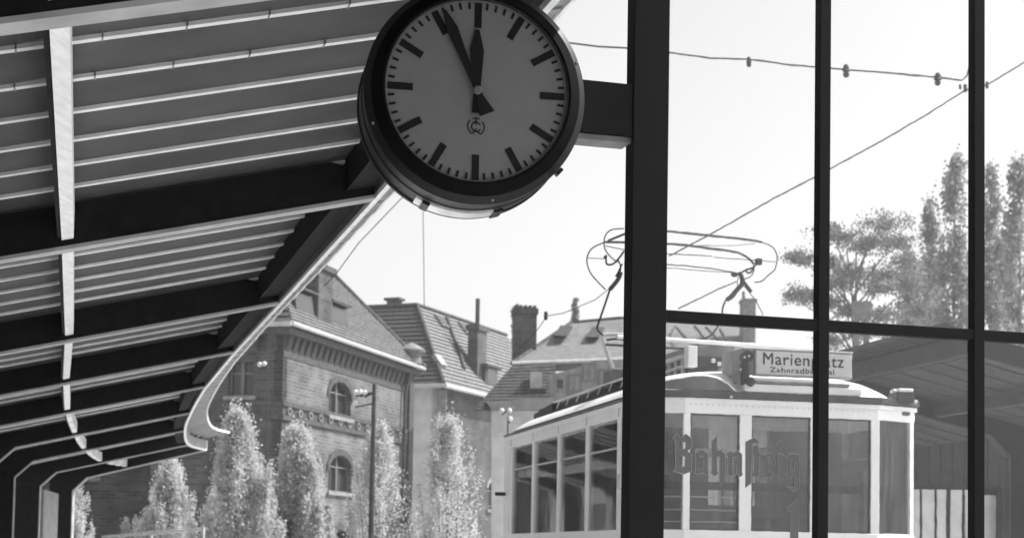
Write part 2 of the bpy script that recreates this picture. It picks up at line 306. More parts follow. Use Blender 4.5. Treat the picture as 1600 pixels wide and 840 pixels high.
# ------------------------------------------------------------------ white board screen beyond the tram
p0 = at(1418, 850, 27.0); bs = thing('board_screen', 'screen of upright white boards and dark posts under the far platform roof', 'fence', (p0.x, p0.y, 0))
def wx(px, D=27.0): return at(px, 800, D).x-p0.x
zt = at(1460, 761, 27.0).z
MB().box(wx(1405), wx(1640), .05, .09, 0, zt).build('backing', M['wood'], bs)
for a, b_, zz in ((1426,1437,0),(1441,1460,0),(1464,1478,0),(1485,1503,0),(1508,1516,0),(1537,1556,-.08),(1586,1612,.1),(1616,1636,.1)):
    MB().box(wx(a), wx(b_), 0, .045, .1, zt-.03+zz).build('board', M['board'], bs, bevel=.004)
MB().box(wx(1405), wx(1640), -.02, .03, zt+.0, zt+.05).build('rail', M['darkp'], bs)
MB().box(wx(1557), wx(1584), -.35, 0, 0, zt+.02).build('cabinet_post', M['darkp'], bs)
# ------------------------------------------------------------------ glazed screen in front
WPSI = math.radians(16.5); U = Vector((math.cos(WPSI), math.sin(WPSI), 0)); NW = Vector((-math.sin(WPSI), math.cos(WPSI), 0))
CC = at(746, 141, 5.7)              # centre of the clock face
W0 = Vector((CC.x, CC.y, 0)) + NW*.10
gs = thing('glazed_screen', 'dark steel glazed screen with broad post and narrow glazing bars', 'windscreen', W0, WPSI)
def wl(px, py):                      # wall-local coordinates of a sight line
    p = onp(px, py, W0, NW)-W0; return p.dot(U), p.z
xa, xb = wl(984, 300)[0], wl(1039, 300)[0]
MB().box(xa, xb, -.03, .05, 0, 4.3).build('post', M['post'], gs, bevel=.003)
bars = [(wl(1277, 300)[0], wl(1294, 300)[0]), (wl(1518.5, 300)[0], wl(1535, 300)[0]), (wl(1765, 300)[0], wl(1782, 300)[0])]
for a, b_ in bars: MB().box(a, b_, -.018, .03, 1.0, 4.0).build('glazing_bar', M['post'], gs, bevel=.003)
zb1 = wl(1150, 508)[1]; zb0 = zb1-.0; zt1 = wl(1150, 489)[1]
xs = [xb]+[v for ab in bars for v in ab]
for k in range(3):
    MB().box(xs[2*k], xs[2*k+1], -.016, .028, wl(1400, 524)[1]+.0, wl(1400, 507)[1]).build('crossbar', M['post'], gs, bevel=.003)
MB().box(xb, xs[-1], -.02, .03, 3.95, 4.05).build('head_rail', M['post'], gs); MB().box(xb, xs[-1], -.02, .03, .9, 1.0).build('sill_rail', M['post'], gs)
MB().box(xb, xs[-1], -.005, .015, 0, .9).build('base_panel', M['post'], gs)
zc0, zc1 = wl(1400, 524)[1], wl(1400, 507)[1]
for k in range(3):
    for z0, z1 in ((1.0, zc0), (zc1, 3.95)):
        m = MB().box(xs[2*k]-.003, xs[2*k+1]+.003, .006, .010, z0-.003, z1+.003)
        o = m.build('glass_pane', M['pane'], gs); o.data.materials.append(M['panew'])
        for p in o.data.polygons:
            if p.normal.y < -.5: p.material_index = 1
# Fraktur lettering on the pane
LET = {
 'B': [[(85,182),(118,150),(143,182),(178,155),(215,185),(215,248),(187,268),(215,290),(215,400),(165,422),(120,408),(92,400),(108,378),(105,240),(106,202)], [(146,205),(173,212),(173,252),(146,262)], [(143,300),(170,306),(168,368),(140,376)]],
 'a': [[(238,283),(280,258),(321,285),(321,398),(330,410),(308,430),(288,410),(258,425),(234,412),(240,390)], [(262,298),(291,304),(289,385),(262,390)]],
 'h': [[(345,205),(380,170),(380,266),(405,262),(436,290),(434,468),(400,503),(398,306),(380,302),(380,400),(390,415),(365,435),(340,410),(347,395)]],
 'n': [[(443,288),(470,265),(490,285),(515,262),(546,290),(545,408),(551,424),(530,440),(508,414),(514,306),(482,312),(480,405),(492,418),(470,436),(446,412),(452,395),(452,305)]],
 's': [[(568,208),(625,180),(656,205),(655,222),(610,218),(606,480),(568,510)]],
 't': [[(614,232),(650,228),(656,285),(672,288),(656,306),(655,400),(665,422),(645,445),(615,430),(622,400),(622,300),(612,292)]],
 'e': [[(676,300),(740,278),(766,348),(714,386),(716,402),(740,406),(757,424),(735,450),(690,440),(672,422),(680,400)], [(706,312),(728,306),(740,344),(710,362)]],
 'i': [[(780,300),(795,282),(826,300),(822,402),(832,420),(805,455),(775,430),(785,405)], [(768,232),(797,203),(822,232),(797,262)]],
 'g': [[(835,310),(868,285),(921,292),(921,510),(880,532),(828,505),(840,498),(876,510),(888,500),(888,432),(865,450),(832,430)], [(860,322),(888,327),(888,402),(860,410)]],
 '1': [[(838,642),(915,580),(915,860),(905,900),(862,900),(862,662),(845,668)]]}
def flatcurve(splines, m, name, parent, yoff, bevel=0.0, fill=True, ext=.0):
    cu = bpy.data.curves.new(name, 'CURVE'); cu.dimensions = '2D' if fill else '3D'; cu.fill_mode = 'BOTH' if fill else 'FULL'
    cu.extrude = ext; cu.bevel_depth = bevel; cu.bevel_resolution = 0
    for sp in splines:
        s = cu.splines.new('POLY'); s.points.add(len(sp[0])-1); s.use_cyclic_u = sp[1]
        for k, (x, z) in enumerate(sp[0]): s.points[k].co = (x, z, 0, 1)
    t = bpy.data.objects.new(name, cu); COL.objects.link(t); bpy.context.view_layer.update()
    me = bpy.data.meshes.new_from_object(t.evaluated_get(bpy.context.evaluated_depsgraph_get())); COL.objects.unlink(t); bpy.data.objects.remove(t)
    me.materials.clear(); me.materials.append(m)
    for v in me.vertices: v.co = (v.co.x, -v.co.z+yoff, v.co.y)
    o = bpy.data.objects.new(name, me); COL.objects.link(o); o.parent = parent; return o
lt = thing('glass_lettering', 'blackletter words Bahnsteig 1 with light outlines on the glass pane', 'lettering', W0, WPSI)
for ch, loops in LET.items():
    sp = [([wl(1030+x/4.2, 640+y/4.2) for x, y in lp], True) for lp in loops]
    o = flatcurve(sp, M['letter'], 'letter', lt, .0045, ext=.0008); flatcurve(sp, M['outline'], 'letter_outline', o, .0030, bevel=.0009, fill=False)
# ------------------------------------------------------------------ clock
ck = thing('station_clock', 'round double faced station clock with dark case hanging beside the post', 'clock', (CC.x, CC.y, 0), math.radians(10.5))
cz = CC.z; k_ = 5.7/F                 # metres per photo pixel at the clock
Ro = 179*k_; Rf = 146*k_; DEP = .30
cs = MB().lathe([(Ro-.030, .020), (Ro-.010, .036), (Ro, .045), (Ro, .065), (Ro-.006, .068), (Ro-.006, DEP*.5), (Ro-.002, DEP*.5+.004), (Ro-.002, DEP*.5+.014), (Ro-.006, DEP*.5+.018), (Ro-.006, DEP-.02), (Ro, DEP-.018), (Ro, DEP+.004), (Ro-.02, DEP+.012), (0, DEP+.012)], (0, 0, cz), n=128).build('case', M['black'], ck)
MB().lathe([(Rf+.001, .012), (Rf+.003, -.006), (Rf+.012, -.010), (Ro-.024, .020), (Ro-.026, .026)], (0, 0, cz), n=128).build('bezel', mat('bezel_black', .005, .85, spec=.05), ck)
MB().lathe([(Rf-.001, .0085), (Rf+.0045, .0085), (Rf+.0045, -.0035), (Rf+.0005, -.0035)], (0, 0, cz), n=128).build('face_ring', mat('ring_grey', .09, .4, spec=.5), ck)
fc = MB().lathe([(Rf+.002, .014), (0.0001, .014)], (0, 0, cz), n=96).build('face', M['face'], ck)
def polar(a, r0, r1, wd, y0=.0118, y1=.0132):
    a = math.radians(a); d = Vector((math.sin(a), 0, math.cos(a))); t = Vector((math.cos(a), 0, -math.sin(a)))
    c = Vector((0, 0, cz)); q = [c+d*r0-t*wd/2, c+d*r0+t*wd/2, c+d*r1+t*wd/2, c+d*r1-t*wd/2]
    return MB().hexa([(p.x, y0, p.z) for p in q]+[(p.x, y1, p.z) for p in q])
for h in range(60):
    if h % 5 == 0: polar(h*6, .70*Rf, .975*Rf, 11.5*k_).build('hour_mark', M['mark'], fc)
    else: polar(h*6, .905*Rf, .975*Rf, 3.8*k_).build('minute_mark', M['mark'], fc)
def hand(name, a, prof, y):
    a = math.radians(a); d = Vector((math.sin(a), 0, math.cos(a))); t = Vector((math.cos(a), 0, -math.sin(a))); c = Vector((0, 0, cz))
    pts = [c+d*r*k_+t*wd*k_ for r, wd in prof]+[c+d*r*k_-t*wd*k_ for r, wd in reversed(prof)]
    n = len(pts); h_ = len(prof); vs = [(p.x, y, p.z) for p in pts]+[(p.x, y+.002, p.z) for p in pts]
    fs = []
    for i in range(h_-1): fs += [(i, i+1, n-2-i, n-1-i), (n+i, 2*n-1-i, 2*n-2-i, n+i+1)]
    fs += [(i, (i+1) % n, (i+1) % n+n, i+n) for i in range(n)]
    MB().add(vs, fs).build(name, M['mark'], ck)
hand('hour_hand', 359.0, [(-36, 9), (-10, 6), (0, 5), (20, 7), (64, 11), (98, 3.5)], .004)
hand('minute_hand', 336.2, [(-40, 13), (-12, 6), (0, 4.5), (40, 5.5), (105, 9.5), (137, 2)], -.001)
MB().lathe([(0.0001, -.008), (5*k_, -.008), (7*k_, -.004), (7*k_, .006)], (0, 0, cz), n=24).build('hub', mat('hub_grey', .12, .4, spec=.5), ck)
# maker's emblem: T over C inside an open ring
def arc(cx, cy, r, a0, a1, n=14, sy=1.0): return [(cx+r*math.cos(math.radians(a0+(a1-a0)*i/n)), cy+sy*r*math.sin(math.radians(a0+(a1-a0)*i/n))) for i in range(n+1)]
def em(px, py): return ((px-747)*k_, cz-(py-(141-.0))*k_)
ex_ = lambda x, y: em(700+x/16, 170+y/16)
segs = [[ex_(*p) for p in q] for q in (
  [(590,300),(545,370),(535,440),(560,530),(610,610),(655,635),(700,590),(745,560),(800,590),(860,635),(915,600),(955,520),(968,440),(945,360),(910,310)],
  [(655,255),(700,238),(750,232),(800,238),(845,255)], [(750,240),(750,420)], [(750,490),(748,560)],
  [(855,395),(820,355),(760,335),(690,345),(650,400),(635,450),(650,500),(690,545),(740,560)], [(860,520),(830,550),(790,570)])]
flatcurve([(q, False) for q in segs], M['mark'], 'emblem', fc, .0128, bevel=.95*k_, fill=False)
for a_ in (20, 100, 200, 280):
    x_, z_ = (Ro-.012)*math.cos(math.radians(a_)), (Ro-.012)*math.sin(math.radians(a_)); MB().sphere((x_, .034, cz+z_), .006, 10, 6).build('screw', M['greyp'], ck)
# lamp under the case, catches, bracket to the post
def casepatch(a0, a1, r0, r1, y0, y1, n=14):
    m = MB()
    for i in range(n):
        A, B = math.radians(a0+(a1-a0)*i/n), math.radians(a0+(a1-a0)*(i+1)/n)
        q = [(r*math.sin(x), y, cz-r*math.cos(x)) for x in (A, B) for r, y in ((r0, y0), (r1, y0), (r1, y1), (r0, y1))]
        m.add(q, [(0,1,5,4),(1,2,6,5),(2,3,7,6),(3,0,4,7),(0,3,2,1),(4,5,6,7)])
    return m
casepatch(-28, 17, Ro-.01, Ro+.0035, DEP*.5+.03, DEP-.03).build('lamp_glass', M['lampglass'], ck)
casepatch(-24, -20, Ro, Ro+.012, DEP*.5+.02, DEP-.03, 2).build('catch', M['black'], ck)
casepatch(14, 19, Ro, Ro+.010, DEP*.5+.02, DEP-.02, 2).build('catch', M['black'], ck)
casepatch(46, 50, Ro, Ro+.014, 0, .03, 2).build('hinge', M['black'], ck)
zA = onp(950, 131, W0, NW).z; zB = onp(950, 212, W0, NW).z
br = thing('clock_bracket', 'short dark box arm carrying the clock from the broad post', 'bracket', W0, WPSI)
MB().box(Ro*.90, xa-.001, -.024, .075, zB, zA).build('arm', M['post'], br, bevel=.003)
MB().box(Ro*.90, xa-.001, -.01, .09, zB-.022, zB-.002).build('arm_plate', M['greyp'], br)
# ------------------------------------------------------------------ tram
T = thing('rack_railway_car', 'cream rack railway car with destination sign and pantograph waiting behind the glazed screen', 'tram', TO, PSI)
HW, FY, LEN = 1.27, .16, 5.50
def tl(px, py, axis, val):          # tram-local point where a sight line meets the plane axis=val
    n = RX if axis == 'x' else (RY if axis == 'y' else Vector((0, 0, 1)))
    o = TO+RX*val if axis == 'x' else (TO+RY*val if axis == 'y' else Vector((0, 0, val)))
    d = onp(px, py, o, n)-TO; return Vector((d.dot(RX), d.dot(RY), d.z))
ZS, ZW = 1.885, 2.87
plan = [(-HW, FY), (-.90, 0), (.85, 0), (HW, FY), (HW, LEN), (.85, LEN+.16), (-.85, LEN+.16), (-HW, LEN)]
def ring(pl, z0, z1, grow=0, cap=False):
    m = MB(); n = len(pl); q = [(x*(1+grow/HW), y-grow if y < 1 else y+grow) for x, y in pl]
    vs = [(x, y, z0) for x, y in q]+[(x, y, z1) for x, y in q]
    fs = [(i, (i+1) % n, (i+1) % n+n, i+n) for i in range(n)]+([tuple(range(n))[::-1], tuple(range(n, 2*n))])
    return m.add(vs, fs)
ring(plan, .55, 1.78).build('lower_body', M['greyp'], T); ring(plan, 1.782, ZS, .004).build('waist_panel', M['cream'], T, bevel=.01)
ring(plan, ZW, 3.005, .004).build('upper_band', M['cream'], T, bevel=.008)
ring(plan, 2.965, 3.0, .02).build('shade_moulding', M['cream'], T)
ring([(-HW, FY+.10)]+plan[:4]+[(HW, FY+.10)], 3.007, 3.065, .035).build('gutter', M['gutter'], T, bevel=.006)
for s_ in (-1, 1): MB().box(*sorted((s_*(HW+.01), s_*(HW-.1))), FY+.14, LEN+.03, 3.012, 3.034).build('gutter', M['greyp'], T, bevel=.005)
for s_ in (-1, 1):
    for yy in (1.4, 4.9): MB().lathe([(0.001, 0), (.38, 0), (.38, .1), (.001, .1)], (s_*.5-.05, yy-.05, .12), n=24).build('wheel', M['darkp'], T)
def bar(p, q, wd, dp, z0, z1, name='window_pillar', m=None):
    p, q = Vector(p), Vector(q)
# corner and front pillars: (centre x, y, half width)
def pil(c, hw, along, inw=.05, z0=ZS, z1=ZW, name='window_pillar', mt='cream'):
    a = Vector(along+(0,)).normalized(); nrm = Vector((-a.y, a.x, 0)); c = Vector(c+(0,))
    q = [c-a*hw-nrm*0, c+a*hw-nrm*0, c+a*hw+nrm*inw, c-a*hw+nrm*inw]
    return MB().hexa([(p.x, p.y, z0) for p in q]+[(p.x, p.y, z1) for p in q]).build(name, M[mt], T, bevel=.004)
for c, hw, al in (((-.885, 0), .03, (1, 0)), ((-.36, 0), .055, (1, 0)), ((.285, 0), .055, (1, 0)), ((.83, 0), .04, (1, 0))): pil(c, hw, al)
pil((-1.25, FY-.015), .03, (1, -.4)); pil((1.245, FY-.015), .022, (1, .4))
sy = [.24, .74, 1.82, 2.92, 4.04, 5.13]
for y in sy: pil((-HW, y), .055, (0, -1))
for y in sy: pil((HW, y), .05, (0, 1))
pil((-HW, LEN-.14), .14, (0, -1)); pil((HW, LEN-.14), .14, (0, 1))
for c in ((-.85, LEN+.16), (0, LEN+.16), (.85, LEN+.16)): pil(c, .06, (-1, 0))
# side windows: transom + glass
for sx in (-1, 1):
    for k in range(5):
        y0, y1 = sy[k]+.04, sy[k+1]-.04
        wnd = MB().box(sx*(HW-.022)-.004, sx*(HW-.022)+.004, y0, y1, ZS, ZW).build('window', M['tglass'], T)
        MB().box(sx*(HW-.018)-.010, sx*(HW-.018)+.010, y0, y1, 2.604, 2.618).build('transom', M['lightg'], wnd)
        MB().box(sx*(HW-.018)-.008, sx*(HW-.018)+.008, y0, y0+.014, ZS, ZW).build('seal', M['darkp'], wnd); MB().box(sx*(HW-.018)-.008, sx*(HW-.018)+.008, y1-.014, y1, ZS, ZW).build('seal', M['darkp'], wnd)
fx = [(-.855, -.415), (-.305, .23), (.34, .79)]
for a, b_ in fx:
    wnd = MB().box(a, b_, .022, .028, ZS, ZW).build('window', M['tglass'], T)
    fr = MB(); fr.box(a, a+.012, .012, .03, ZS, ZW).box(b_-.012, b_, .012, .03, ZS, ZW).box(a+.012, b_-.012, .012, .03, ZW-.012, ZW).box(a+.012, b_-.012, .012, .03, ZS, ZS+.012); fr.build('seal', M['darkp'], wnd)
for (xa_, ya_), (xb_, yb_) in (((-1.225, FY-.0), (-.915, .025)), ((.865, .025), (1.225, FY-.0))):
    MB().hexa([(xa_, ya_, ZS), (xb_, yb_, ZS), (xb_, yb_+.006, ZS), (xa_, ya_+.006, ZS), (xa_, ya_, ZW), (xb_, yb_, ZW), (xb_, yb_+.006, ZW), (xa_, ya_+.006, ZW)]).build('window', M['tglass'], T)
MB().box(-.85, .85, LEN+.12, LEN+.13, ZS, ZW).build('window', M['tglass'], T)
# seams and rivets
for y in (.74, 1.82, 2.92, 4.04, 5.13): MB().box(-HW-.0075, -HW-.0045, y-.003, y+.003, 2.88, 2.96).build('seam', M['greyp'], T)
rv = None
for k in range(34):
    x = -.86+1.68*k/33; 
    if rv is None: rv = MB().sphere((0, 0, 0), .0055, 8, 4).build('rivet', M['lightg'], T, loc=(x, -.006, 2.945))
    else: inst(rv, T, (x, -.006, 2.945))
for k in range(40): inst(rv, T, (-HW-.005, .3+5.1*k/39, 2.945))
# interior
MB().box(-1.2, 1.2, .2, LEN, .95, 1.0).build('floor', M['interior'], T)
MB().box(-1.2, 1.2, .1, LEN, 2.93, 2.96).build('ceiling', M['interior'], T)
MB().box(-1.2, -.15, 1.55, 1.59, 1.0, 2.88).build('bulkhead', M['interior'], T); MB().box(.45, 1.2, 1.55, 1.59, 1.0, 2.88).build('bulkhead', M['interior'], T)
MB().box(-.15, .45, 1.57, 1.585, 1.0, 2.15).build('cab_door', M['interior'], T)
for z in (2.165, 2.055, 1.955): MB().tube([(-1.22, FY+.015, z), (-.905, .04, z), (-.42, .036, z)], .0055).build('guard_rail', M['white'], T)
MB().box(-1.0, -.62, 1.50, 1.54, 2.72, 2.80).build('notice', M['lightg'], T); MB().box(-.30, .02, 1.50, 1.54, 2.60, 2.68).build('notice', M['lightg'], T)
MB().box(-.98, -.55, 1.50, 1.54, 2.42, 2.58).build('notice_dim', M['greyp'], T)
for y in (2.2, 3.1, 4.0, 4.9):
    for x in (-.75, .75):
        MB().box(x-.42, x+.42, y, y+.08, 1.4, 2.15).build('seat', M['darkp'], T, bevel=.02)
for y in (2.0, 3.1, 4.2): MB().tube([(-.3, y, 1.0), (-.3, y, 2.93)], .014).build('grab_pole', M['lightg'], T)
MB().tube([(-.55, 1.6, 2.62), (-.55, 5.3, 2.62)], .012).build('handrail', M['lightg'], T)
MB().box(-1.15, 1.15, .80, .84, 2.26, 2.33).build('cab_rail', M['darkp'], T)
MB().box(-.15, .45, .60, .9, 1.0, 2.02).build('driver_desk', M['darkp'], T)
MB().box(.95, 1.1, .5, .6, 1.2, 2.45).build('switch_panel', M['greyp'], T)
for z in (2.0, 2.1, 2.2, 2.3): MB().box(1.0, 1.08, .45, .498, z, z+.035).build('switch', M['ink'], T)
# roof: domed shell with lifted pale rim at the left front
def roofz(x, y):
    u = min(1, abs(x)/(HW+.01)); v = 0
    if y < .75: v = (.75-y)/.75
    if y > LEN-.6: v = (y-LEN+.6)/.75
    v = min(1, max(0, v)); d = (u**3.4+v**2.6)
    return 3.036+.275*max(0, 1-d)**.85
m = MB(); nx, ny = 40, 60; vs = []; 
ysamp = [-.0+.9*(1-math.cos(PI/2*k/24)) for k in range(25)]+[.9+(LEN-1.5-.9)*k/12 for k in range(1, 12)]+[LEN-1.5+1.65*math.sin(PI/2*k/24) for k in range(25)]
for y in ysamp:
    # front corner chamfer
    for i in range(nx+1):
        x = HW*math.sin(PI/2*(2*i/nx-1)); c = 0
        yy = y
        if y < FY and abs(x) > .87: yy = max(y, FY*(abs(x)-.87)/.4)
        vs.append((x, yy, roofz(x, yy)))
fs = [(j*(nx+1)+i, j*(nx+1)+i+1, (j+1)*(nx+1)+i+1, (j+1)*(nx+1)+i) for j in range(len(ysamp)-1) for i in range(nx)]
m.add(vs, fs, True); rf = m.build('roof', M['white'], T)
# dark arched panel puts the dome's left front shade into colour, below the rim
def lune(xy, top, z0, name, mt, thick=.012):
    pass
pts = [tl(px, py, 'y', -.03) for px, py in ((1030, 597), (1060, 592), (1085, 588), (1105, 588), (1122, 592), (1138, 601), (1150, 613))]
base = [tl(px, 613.5+(px-1040)*.012, 'y', -.03) for px in (1030, 1060, 1085, 1105, 1122, 1138, 1150)]
m = MB(); n = 7
vs = [(p.x, -.035+.15*max(0, (-.9-p.x)), p.z) for p in pts]+[(p.x, -.035+.15*max(0, (-.9-p.x)), max(3.07, p.z*0+3.07)) for p in base]
vs += [(x, y+.05, z) for x, y, z in vs]
fs = [(i, i+1, i+8, i+7) for i in range(6)]+[(i+14, i+21, i+22, i+15) for i in range(6)]+[(i, i+14, i+15, i+1) for i in range(6)]+[(i+7, i+8, i+22, i+21) for i in range(6)]+[(0, 7, 21, 14), (6, 20, 27, 13)]
m.add(vs, fs).build('roof_shade_panel', M['roofshade'], T)
MB().tube([(x, y+.02, z+.008) for x, y, z in vs[:7]], .014, 6).build('roof_rim', M['white'], T)
# walkway ladder on the left of the roof
XL = -.93
zr = 3.262
MB().box(XL-.01, XL+.6, .7, 5.2, zr-.03, zr).build('walkway_base', M['darkp'], T)
MB().tube([(XL, .7, zr+.08), (XL, 4.55, zr+.08)], .011).build('walkway_rail', M['white'], T)
MB().box(XL+.03, XL+.05, .7, 5.35, zr, zr+.07).build('walkway_board', M['darkp'], T)
for k in range(9):
    y = .9+k*.42
    MB().tube([(XL-.005, y+.10, zr-.0), (XL-.005, y-.02, zr+.08)], .009).build('walkway_stay', M['white'], T)
m = MB()
for a0, a1 in ((4.5, 5.4),): m.hexa([(XL-.02, a0, zr-.02), (XL+.4, a0, zr-.02), (XL+.4, a1, zr-.16), (XL-.02, a1, zr-.16), (XL-.02, a0, zr+.075), (XL+.4, a0, zr+.075), (XL+.4, a1, zr+.02), (XL-.02, a1, zr+.02)])
m.build('walkway_end', M['darkp'], T)
# resistor crates behind the walkway
for y0, y1, z1_ in ((1.25, 1.9, 3.52), (2.05, 2.9, 3.44)):
    b = MB().box(-.55, -.12, y0, y1, 3.30, 3.34).build('resistor_crate', M['lightg'], T)
    MB().box(-.55, -.12, y0, y1, z1_-.02, z1_).build('crate_lid', M['lightg'], b)
    MB().box(-.50, -.16, y0+.03, y1-.03, 3.342, z1_-.022).build('grid', M['darkp'], b)
    for k in range(5): MB().box(-.552, -.535, y0+(y1-y0-.03)*k/4, y0+(y1-y0-.03)*k/4+.03, 3.342, z1_-.022).build('crate_stay', M['lightg'], b)
# equipment at the front: louvre box, white block, big box, duct
def ybox(px0, px1, pya, pyb, y0, dep, name, mt, parent=None, bevel=.005):
    a = tl(px0, pyb, 'y', y0); b_ = tl(px1, pya, 'y', y0)
    return MB().box(a.x, b_.x, y0, y0+dep, min(a.z, b_.z), max(a.z, b_.z)).build(name, M[mt], T if parent is None else parent, bevel=bevel)
ybox(1091, 1148, 537, 572, .95, 1.2, 'equipment_box', 'greyp')
ybox(1091, 1148, 558, 572, .93, .02, 'equipment_recess', 'darkp')
ybox(1112, 1118, 560, 566, .90, .03, 'terminal', 'lightg'); ybox(1134, 1139, 563, 569, .90, .03, 'terminal', 'lightg'); ybox(1122, 1127, 565, 571, .90, .03, 'terminal', 'lightg')
ybox(1075, 1090, 540, 572, .80, .12, 'insulator_block', 'white')
p = tl(1076, 541, 'x', -.80)
# louvred crate going back on the left of the block
a = tl(1075, 542, 'y', .92)
lv = MB().box(a.x-.03, a.x, .93, 2.7, 3.37, 3.39).build('louvre_crate', M['lightg'], T)
for z in (3.295, 3.375, 3.455): MB().box(a.x-.035, a.x+.005, .93, 2.7, z, z+.022).build('louvre_rail', M['lightg'], lv)
MB().box(a.x+.006, a.x+.3, .94, 2.7, 3.29, 3.47).build('louvre_core', M['darkp'], lv)
for k in range(9): MB().box(a.x-.030, a.x-.005, 1.0+k*.2, 1.03+k*.2, 3.30, 3.46).build('louvre_stay', M['lightg'], lv)
d0, d1 = tl(965, 526, 'y', .85), tl(1262, 545, 'y', .85)
MB().tube([d0, tl(1040, 530, 'y', .85), d1], .019, 10).build('current_rail', M['white'], T)
MB().tube([d0+Vector((0, .4, -.02)), d1+Vector((.1, .4, 0))], .012, 8).build('cable', M['wire'], T)
# sign
s0, s1 = tl(1179, 596-.5, 'y', .02), tl(1332, 558, 'y', .02)
zs0 = tl(1250, 588, 'y', .02).z; zs1 = tl(1250, 549, 'y', .02).z
sg = MB().box(s0.x, s1.x, .02, .10, zs0-.003, zs1+.003).build('sign_case', M['fascia'], T, bevel=.01)
sx0 = tl(1146, 560, 'y', .10).x
MB().hexa([(sx0, .16, zs0-.0), (s0.x-.01, .03, zs0), (s0.x-.01, .40, zs0), (sx0, .40, zs0), (sx0, .16, zs1-.0), (s0.x-.01, .03, zs1), (s0.x-.01, .40, zs1), (sx0, .40, zs1)]).build('sign_housing', M['fascia'], T, bevel=.006)
MB().box(sx0+.06, s1.x, .012, .25, zs1+.005, zs1+.018).build('sign_hood', M['white'], T)
MB().box(s0.x+.012, s1.x-.012, .013, .0195, zs0+.009, zs1-.009).build('sign_plate', M['sign'], sg, bevel=.003)
def text(s, x0, x1, z0, h, m, parent, y, name='sign_text', bold=.0, squash=None):
    cu = bpy.data.curves.new(name, 'FONT'); cu.body = s; cu.extrude = .0006; cu.space_character = 1.12; cu.size = 1.0
    t = bpy.data.objects.new(name, cu); COL.objects.link(t); bpy.context.view_layer.update()
    me = bpy.data.meshes.new_from_object(t.evaluated_get(bpy.context.evaluated_depsgraph_get())); COL.objects.unlink(t); bpy.data.objects.remove(t)
    X = [v.co.x for v in me.vertices]; a, b_ = min(X), max(X)
    for v in me.vertices: v.co = (x0+(v.co.x-a)/(b_-a)*(x1-x0), y-v.co.z, z0+v.co.y*h)
    V0 = [tuple(v.co) for v in me.vertices]; F0 = [tuple(p.vertices) for p in me.polygons]; q = MB()
    for n_, (dx, dz) in enumerate(((0, 0), (bold, 0), (-bold, 0), (0, bold*.7), (0, -bold*.7))): q.add([(x+dx, yy-.00025*n_, z+dz) for x, yy, z in V0], F0)
    return q.build(name, m, parent)
tx = lambda px: tl(px, 570, 'y', .0).x
HS = zs1-zs0
text('Marienplatz', tx(1193), tx(1319), zs0+.43*HS, .50*HS/.73, M['ink'], sg, .0120, bold=.0022)
text('Zahnradbahntal', tx(1204), tx(1304), zs0+.13*HS, .22*HS/.73, M['ink'], sg, .0120, bold=.0012)
# headlamp and coupler horn in front of the sign housing
hx = tl(1165, 570, 'y', -.02)
hl = MB().lathe([(.001, -.05), (.045, -.05), (.05, -.03), (.05, .05), (.001, .07)], (hx.x, -.04, hx.z+.07), n=24).build('headlamp', M['black'], T)
MB().box(hx.x-.030, hx.x+.035, -.03, .05, hx.z-.17, hx.z+.03).build('lamp_bracket', M['black'], T, bevel=.012)
MB().box(hx.x-.075, hx.x-.035, .0, .1, hx.z-.15, hx.z-.01).build('lamp_box', M['greyp'], T, bevel=.006)
MB().lathe([(.001, -.06), (.03, -.055), (.04, -.03), (.045, .0), (.001, .03)], (hx.x+.035, -.03, hx.z-.145), n=20).build('horn', M['black'], T)
for px, py in ((1163, 558), (1170, 556), (1157, 577)):
    c = tl(px, py, 'y', -.095); MB().sphere((c.x, c.y, c.z), .011, 10, 6).build('lamp_rivet', M['tin'], hl)
MB().sphere(tuple(tl(1142, 620, 'y', -.06)), .012, 10, 6).build('gutter_stud', M['tin'], T)
# grey moulding across the roof front, below the sign
a = tl(1178, 600, 'y', -.0); b_ = tl(1325, 608, 'y', 0)
MB().box(a.x, b_.x, -.045, .04, 3.142, 3.172).build('roof_moulding', M['greyp'], T, bevel=.008)
MB().box(a.x-.1, b_.x+.12, -.043, .15, 3.068, 3.14).build('roof_step', M['white'], T, bevel=.02)
# right marker lamp
c = tl(1409, 620, 'y', .1)
lm = MB().box(c.x-.085, c.x+.08, .02, .2, c.z-.05, c.z+.035).build('marker_lamp', M['darkp'], T, bevel=.008)
MB().box(c.x-.07, c.x+.07, .01, .2, c.z+.037, c.z+.070).build('lamp_top', M['white'], lm, bevel=.012)
MB().sphere((c.x-.1, .05, c.z+.05), .018).build('lamp_knob', M['white'], lm); MB().sphere((c.x+.09, .02, c.z-.045), .016).build('lamp_knob', M['white'], lm)
# mirror / side lamp by the corner and rear roof lamps
c = tl(972, 745, 'x', -1.36)
MB().box(-1.40, -1.30, c.y-.04, c.y+.04, c.z-.10, c.z+.03).build('side_lamp', M['lightg'], T, bevel=.015)
MB().tube([(-1.35, c.y, c.z-.10), (-1.28, c.y, c.z-.18)], .018).build('lamp_arm', M['darkp'], T)
c = tl(783, 771, 'x', -1.33); MB().tube([(-1.28, c.y, c.z), (-1.40, c.y, c.z)], .022).build('rear_lamp', M['darkp'], T)
